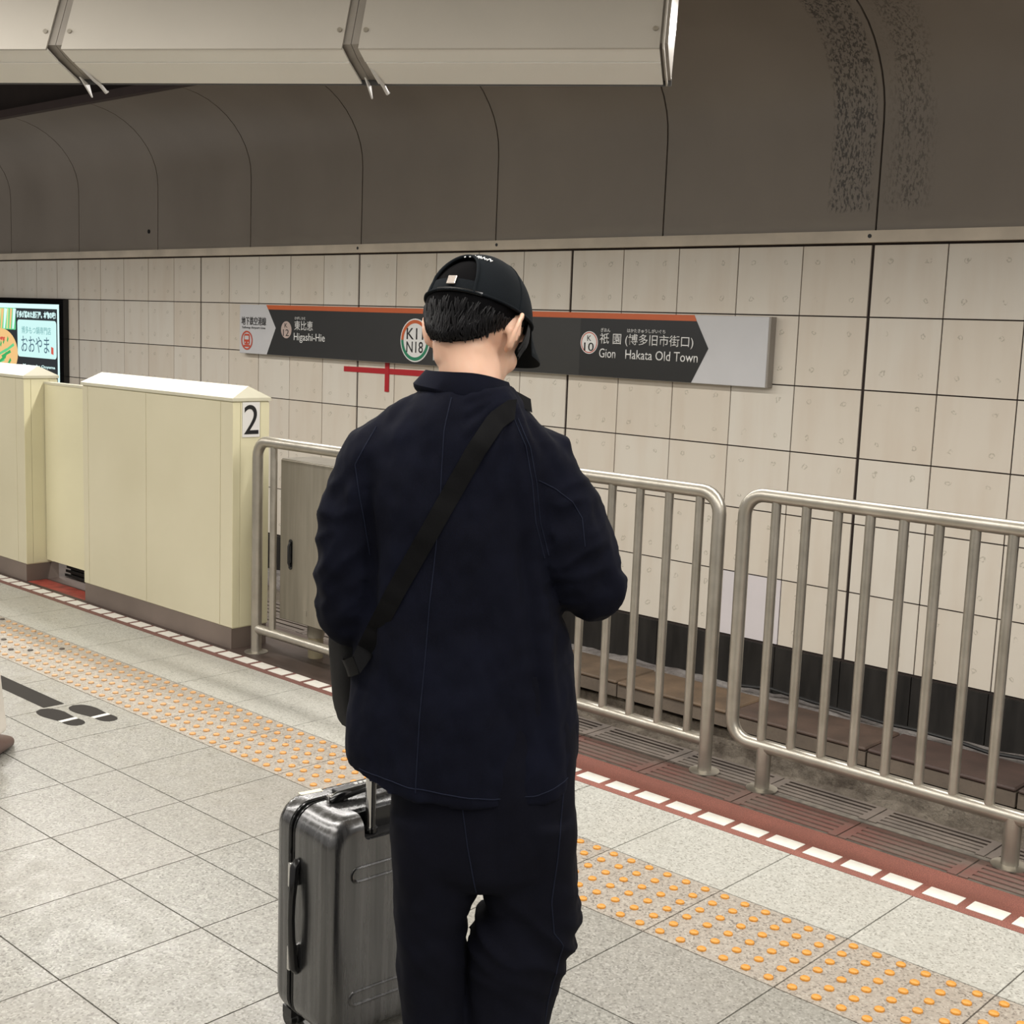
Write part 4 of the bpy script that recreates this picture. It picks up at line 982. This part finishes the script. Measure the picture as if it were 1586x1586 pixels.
# crossbody bag --------------------------------------------------------------
bag = thing('crossbody_bag', 'black crossbody pouch on the hip of the man in navy, strap across his back', 'bag', M0, RZM)
def rbox(mb, c, h, ax, r=0.35, n=28):
    rs = []
    for i in range(1, 12):
        a = -PI/2+PI*i/12; z = math.copysign(abs(math.sin(a))**(0.45), math.sin(a))*h[2]; f_ = abs(math.cos(a))**0.45
        rs.append([Vector(c)+ax @ Vector((h[0]*f_*math.copysign(abs(math.cos(2*PI*k/n))**0.6, math.cos(2*PI*k/n)), h[1]*f_*math.copysign(abs(math.sin(2*PI*k/n))**0.6, math.sin(2*PI*k/n)), z)) for k in range(n)])
    return mb.rings(rs)
AX = Matrix.Rotation(math.radians(20), 3, 'Z') @ Matrix.Rotation(math.radians(-6), 3, 'Y')
po = rbox(MB(), (-0.213, 0.075, 0.918), (0.036, 0.085, 0.102), AX).build('pouch', BAGM, bag, True)
displace(po, lambda p: 0.005*noise.fractal(Vector((p.x*12, p.y*12, p.z*12)), 0.8, 2, 3))
MB().tube([(-0.205, 0.00, 1.00), (-0.222, 0.01, 1.012), (-0.225, 0.08, 1.018), (-0.215, 0.15, 1.010)], 0.003, 8).build('zip_pull_cord', BAGM, po, True)
SP = resample([(0.083, 1.432), (0.064, 1.437), (0.036, 1.416), (0.004, 1.365), (-0.039, 1.283), (-0.082, 1.201), (-0.126, 1.117), (-0.160, 1.045), (-0.178, 1.005)], 70)
rs = []
for i, (x, z) in enumerate(SP):
    x0, z0 = SP[max(0, i-1)]; x1, z1 = SP[min(len(SP)-1, i+1)]
    t_ = Vector((x1-x0, 0, z1-z0)).normalized(); nn = Vector((t_.z, 0, -t_.x))*0.0165
    a = back(BJ, x+nn.x, z+nn.z, 0.004); c_ = back(BJ, x-nn.x, z-nn.z, 0.004); mid = back(BJ, x, z, 0.004)
    if a is None or c_ is None or mid is None: continue
    y = min(mid.y, (a.y+c_.y)/2); a.y = min(a.y, y+0.003); c_.y = min(c_.y, y+0.003); a.y = max(a.y, y-0.004); c_.y = max(c_.y, y-0.004)
    yy = Vector((0, 0.0022, 0)); rs.append([a, Vector((x, y-0.0005, z)), c_, c_+yy, a+yy])
for c_ in ((-0.190, -0.090, 0.985), (-0.206, -0.066, 0.972), (-0.216, -0.030, 0.962), (-0.220, 0.01, 0.955)):
    c_ = Vector(c_); rs.append([c_+Vector((-0.008, 0, 0.015)), c_+Vector((-0.001, 0, 0)), c_+Vector((0.004, 0, -0.015)), c_+Vector((0.006, 0, -0.015)), c_+Vector((-0.006, 0, 0.015))])
strap = MB().rings(rs).build('strap', BAGM, bag, True)
# the strap over the shoulder and down the chest
fr = [Vector((0.083, -0.03, 1.435)), Vector((0.080, 0.0, 1.455)), Vector((0.070, 0.05, 1.430)), Vector((0.03, 0.100, 1.36)), Vector((-0.05, 0.128, 1.22)), Vector((-0.14, 0.130, 1.08)), Vector((-0.205, 0.125, 1.00))]
rs = []
for i, p in enumerate(fr):
    t_ = (fr[min(i+1, 6)]-fr[max(i-1, 0)]).normalized(); nn = (Vector((0.7, 0, 0.5)) if i > 2 else Vector((1, 0, -0.5))).normalized()*0.016; o_ = Vector((0, 0.002, 0.002))
    rs.append([p-nn, p+nn, p+nn+o_, p-nn+o_])
MB().rings(rs).build('front_strap', BAGM, strap, True)

# ================================================================ SUITCASE
def casemat():
    t = NT('brushed_grey_shell'); n = t.noise(60, 4, 0.6, stretch=(1, 1, 0.03))
    c = t.mix(t.ramp(n, 0.25, 0.75), (0.088, 0.088, 0.088, 1), (0.200, 0.199, 0.201, 1)); t.col(c)
    t.rough(t.ramp(n, 0.3, 0.7, 0.20, 0.32)); t.b.inputs['Metallic'].default_value = 0.9; t.bump(n, 0.03, 0.0003); return t.m
SHELL = casemat(); CHR = plain('polished_steel', (0.62, 0.61, 0.60, 1), 0.18, 1.0, var=0.03)
sc = thing('suitcase', 'grey brushed hard-shell suitcase with telescopic handle, standing beside the man', 'suitcase', (-2.074, 1.822, 0), math.atan2(0.995, 0.105))
def rr_ring(hx, z0, z1, r, y, inset, n=8):
    rr_ = max(0.012, r-inset*0.3)
    return [Vector((x, y, z)) for x, z in rrect(-hx+inset, hx-inset, z0+inset, z1-inset, rr_, n)]
def shell(ya, yb, edge, R=0.032, x=0.185, z0=0.036, z1=0.535):
    """shell from the seam (ya) to the broad face (yb) whose rim is rounded"""
    sg_ = 1 if yb > ya else -1; ys = [(ya, 0.0), (ya+(yb-ya)*0.5, 0.0)]
    for k in range(7):
        a = PI/2*k/6; ys.append((yb-sg_*R*(1-math.sin(a)), R*(1-math.cos(a))))
    ys.append((yb+sg_*0.0005, R+0.03))
    return MB().rings([rr_ring(x, z0, z1, 0.058, y, ins) for y, ins in ys])
s1 = shell(0.020, -0.110, 0).build('front_shell', SHELL, sc, True)
s2 = shell(0.046, 0.110, 0).build('rear_shell', SHELL, sc, True)
# notch for the telescopic handle
cutb = MB().prism(rrect(-0.095, 0.095, 0.482, 0.60, 0.014), 'y', -0.13, -0.060).build('cutter', SHELL, sc)
md = s1.modifiers.new('b', 'BOOLEAN'); md.operation = 'DIFFERENCE'; md.object = cutb; md.solver = 'EXACT'
evaluated(s1); bpy.data.objects.remove(cutb)
try: s1.data.set_sharp_from_angle(angle=math.radians(35))
except Exception: pass
MB().prism(rrect(-0.180, 0.180, 0.041, 0.530, 0.055), 'y', 0.018, 0.048).build('zip_gusset', BLACK, sc, True)
for y in (0.026, 0.040):
    P = rrect(-0.1835, 0.1835, 0.0375, 0.5335, 0.057, 8); P.append(P[0])
    MB().tube([(x, y, z) for x, z in P], 0.0032, 8, caps=False).build('zip_tape', BLACKG, sc, True)
cup = MB().box(-0.093, 0.093, -0.070, -0.058, 0.484, 0.530).build('handle_housing', BLACKG, sc)
MB().box(-0.093, 0.093, -0.104, -0.068, 0.4825, 0.4865).build('housing_floor', BLACK, cup)
MB().tube([(x, -0.1085, z) for x, z in rrect(-0.095, 0.095, 0.480, 0.53, 0.012)[0:1]+rrect(-0.095, 0.095, 0.480, 0.53, 0.012)[0:7]], 0.001, 6).build('housing_edge', CHR, cup, True)
for z0, z1 in ((0.395, 0.425), (0.115, 0.145)):
    P = rrect(-0.125, 0.125, z0, z1, 0.0149, 6); P.append(P[0])
    MB().tube([(x, -0.1085, z) for x, z in P], 0.0048, 8, caps=False).build('pressed_groove', SHELL, s1, True)
for x in (-0.062, 0.062):
    tb = MB().tube([(x, -0.084, 0.487), (x, -0.084, 0.975)], 0.0115, 16).build('telescopic_tube', CHR, sc, True)
    MB().box(x-0.003, x+0.003, -0.0965, -0.0945, 0.49, 0.97).build('tube_slot', BLACKG, tb)
    MB().tube([(x, -0.084, 0.487), (x, -0.084, 0.497)], 0.016, 16).build('tube_collar', BLACKG, tb, True)
MB().blob([(-0.075, -0.084, 0.985), (0.0, -0.084, 0.988), (0.075, -0.084, 0.985)], [0.014, 0.015, 0.014], 16).build('handle_grip', BLACKG, sc, True)
# side handle on the narrow face, top handle, lock, sticker
hh = MB().tube([(-0.184, 0.006, 0.170), (-0.196, 0.003, 0.182), (-0.203, 0.001, 0.25), (-0.205, 0, 0.295), (-0.203, 0.001, 0.34), (-0.196, 0.003, 0.408), (-0.184, 0.006, 0.420)], [0.010, 0.0105, 0.0085, 0.008, 0.0085, 0.0105, 0.010], 14).build('side_handle', BLACKG, sc, True)
for z in (0.172, 0.362): bevel(MB().box(-0.204, -0.184, 0.008, 0.019, z, z+0.056).build('handle_bracket', CHR, hh), 0.003, 2)
th_ = MB().tube([(-0.105, 0.004, 0.536), (-0.09, 0.0, 0.546), (-0.03, -0.004, 0.553), (0.03, -0.004, 0.553), (0.09, 0.0, 0.546), (0.105, 0.004, 0.536)], [0.010, 0.0115, 0.010, 0.010, 0.0115, 0.010], 14).build('top_handle', BLACKG, sc, True)
for x in (-0.112, 0.062): bevel(MB().box(x, x+0.05, 0.002, 0.015, 0.534, 0.550).build('handle_bracket', CHR, th_), 0.003, 2)
lk = bevel(MB().box(-0.07, 0.05, 0.030, 0.058, 0.533, 0.543).build('combination_lock', BLACK, sc), 0.003, 2)
for i in range(3): MB().tube([(-0.015+0.013*i, 0.050, 0.5415), (-0.007+0.013*i, 0.050, 0.5415)], 0.005, 12).build('number_wheel', WHITE, lk, True)
MB().prism([(-0.135, 0.078), (-0.082, 0.072), (-0.080, 0.088), (-0.133, 0.094)], 'z', 0.5346, 0.5356).build('sticker', plain('sticker_cream', srgb(214, 206, 180), 0.5), sc)
for x in (-0.145, 0.145):
    for y in (-0.075, 0.078):
        wh = MB().box(x-0.020, x+0.020, y-0.018, y+0.018, 0.026, 0.045).build('wheel_fork', BLACK, sc)
        for d_ in (-0.012, 0.012): MB().tube([(x+d_-0.007, y, 0.019), (x+d_+0.007, y, 0.019)], 0.019, 20).build('wheel', BLACKG, wh, True)

# ================================================================ SECOND PERSON, CUT BY THE LEFT EDGE
P2 = Vector((-4.434, 1.825, 0))
p2 = thing('person', 'person in pale trousers and brown shoes, almost wholly cut by the left photo edge', 'person', P2, RZM)
def figure():
    b = MB(); b.ellip((0, 0.0, 1.60), (0.075, 0.095, 0.115)); b.blob([(0, -0.01, 1.52), (0, -0.01, 1.42)], [0.052, 0.06])
    b.ellip((0, 0.09, 1.585), (0.012, 0.016, 0.02), None, 12, 8)
    for s_ in (-1, 1): b.ellip((s_*0.078, 0, 1.59), (0.008, 0.016, 0.028), None, 12, 8)
    b.ellip((0, 0, 1.25), (0.16, 0.10, 0.19)); b.ellip((0, 0, 0.98), (0.145, 0.10, 0.15))
    for s_ in (-1, 1):
        b.blob([(s_*0.165, 0, 1.38), (s_*0.205, 0, 1.12), (s_*0.20, 0.06, 0.88)], [0.045, 0.038, 0.024])
        hand(b, (s_*0.20, 0.065, 0.865), (0, 0.2, -1), (s_*1, 0, 0), (0, 1, 0.2), (12, 18, 14))
    b.blob([(-0.09, 0, 0.90), (-0.11, 0, 0.5), (-0.11, 0, 0.10)], [0.08, 0.055, 0.04]); b.blob([(0.09, 0, 0.90), (0.15, 0.0, 0.5), (0.195, 0.0, 0.10)], [0.08, 0.055, 0.04])
    return b
bo = figure().build('body', SKIN, p2); remesh(bo, 0.006, 3)
q = MB(); q.rings([sring(0, 0, 0.82, 0.19, 0.13), sring(0, 0, 1.0, 0.185, 0.125), sring(0, 0, 1.2, 0.185, 0.12), sring(0, 0, 1.36, 0.185, 0.10), sring(0, 0, 1.42, 0.12, 0.075), sring(0, 0, 1.47, 0.07, 0.06)])
for s_ in (-1, 1): q.blob([(s_*0.14, 0, 1.37), (s_*0.205, 0, 1.12), (s_*0.20, 0.05, 0.92)], [0.062, 0.058, 0.045])
jk2 = q.build('jacket', plain('grey_coat', srgb(96, 92, 88), 0.85), p2); remesh(jk2, 0.008, 4)
q = MB(); q.rings([sring(0, 0, 0.95, 0.165, 0.12), sring(0, 0, 0.80, 0.175, 0.12), sring(0, 0, 0.72, 0.17, 0.11)])
q.rings([sring(-0.09, 0, 0.80, 0.09, 0.11), sring(-0.11, 0, 0.5, 0.08, 0.09), sring(-0.11, 0, 0.10, 0.075, 0.085)]); q.rings([sring(0.09, 0, 0.80, 0.09, 0.11), sring(0.145, 0, 0.5, 0.082, 0.09), sring(0.188, 0, 0.10, 0.078, 0.085)])
tr2 = q.build('trousers', plain('pale_trousers', srgb(206, 200, 190), 0.85), p2); remesh(tr2, 0.008, 4)
hm2 = MB().ellip((0, -0.012, 1.635), (0.085, 0.10, 0.095)).build('hair', HAIRM, p2, True)
for cx in (-0.11, 0.205):
    rs = [[Vector((cx+hw*math.cos(2*PI*k/18), y, 0.0+max(0.0, ht*(0.5+0.5*math.sin(2*PI*k/18))))) for k in range(18)] for y, hw, ht in ((-0.11, 0.030, 0.075), (-0.09, 0.042, 0.105), (-0.03, 0.046, 0.11), (0.05, 0.048, 0.075), (0.12, 0.05, 0.055), (0.17, 0.03, 0.035))]
    MB().rings(rs).build('shoe', plain('brown_leather', srgb(92, 72, 66), 0.45), p2, True)
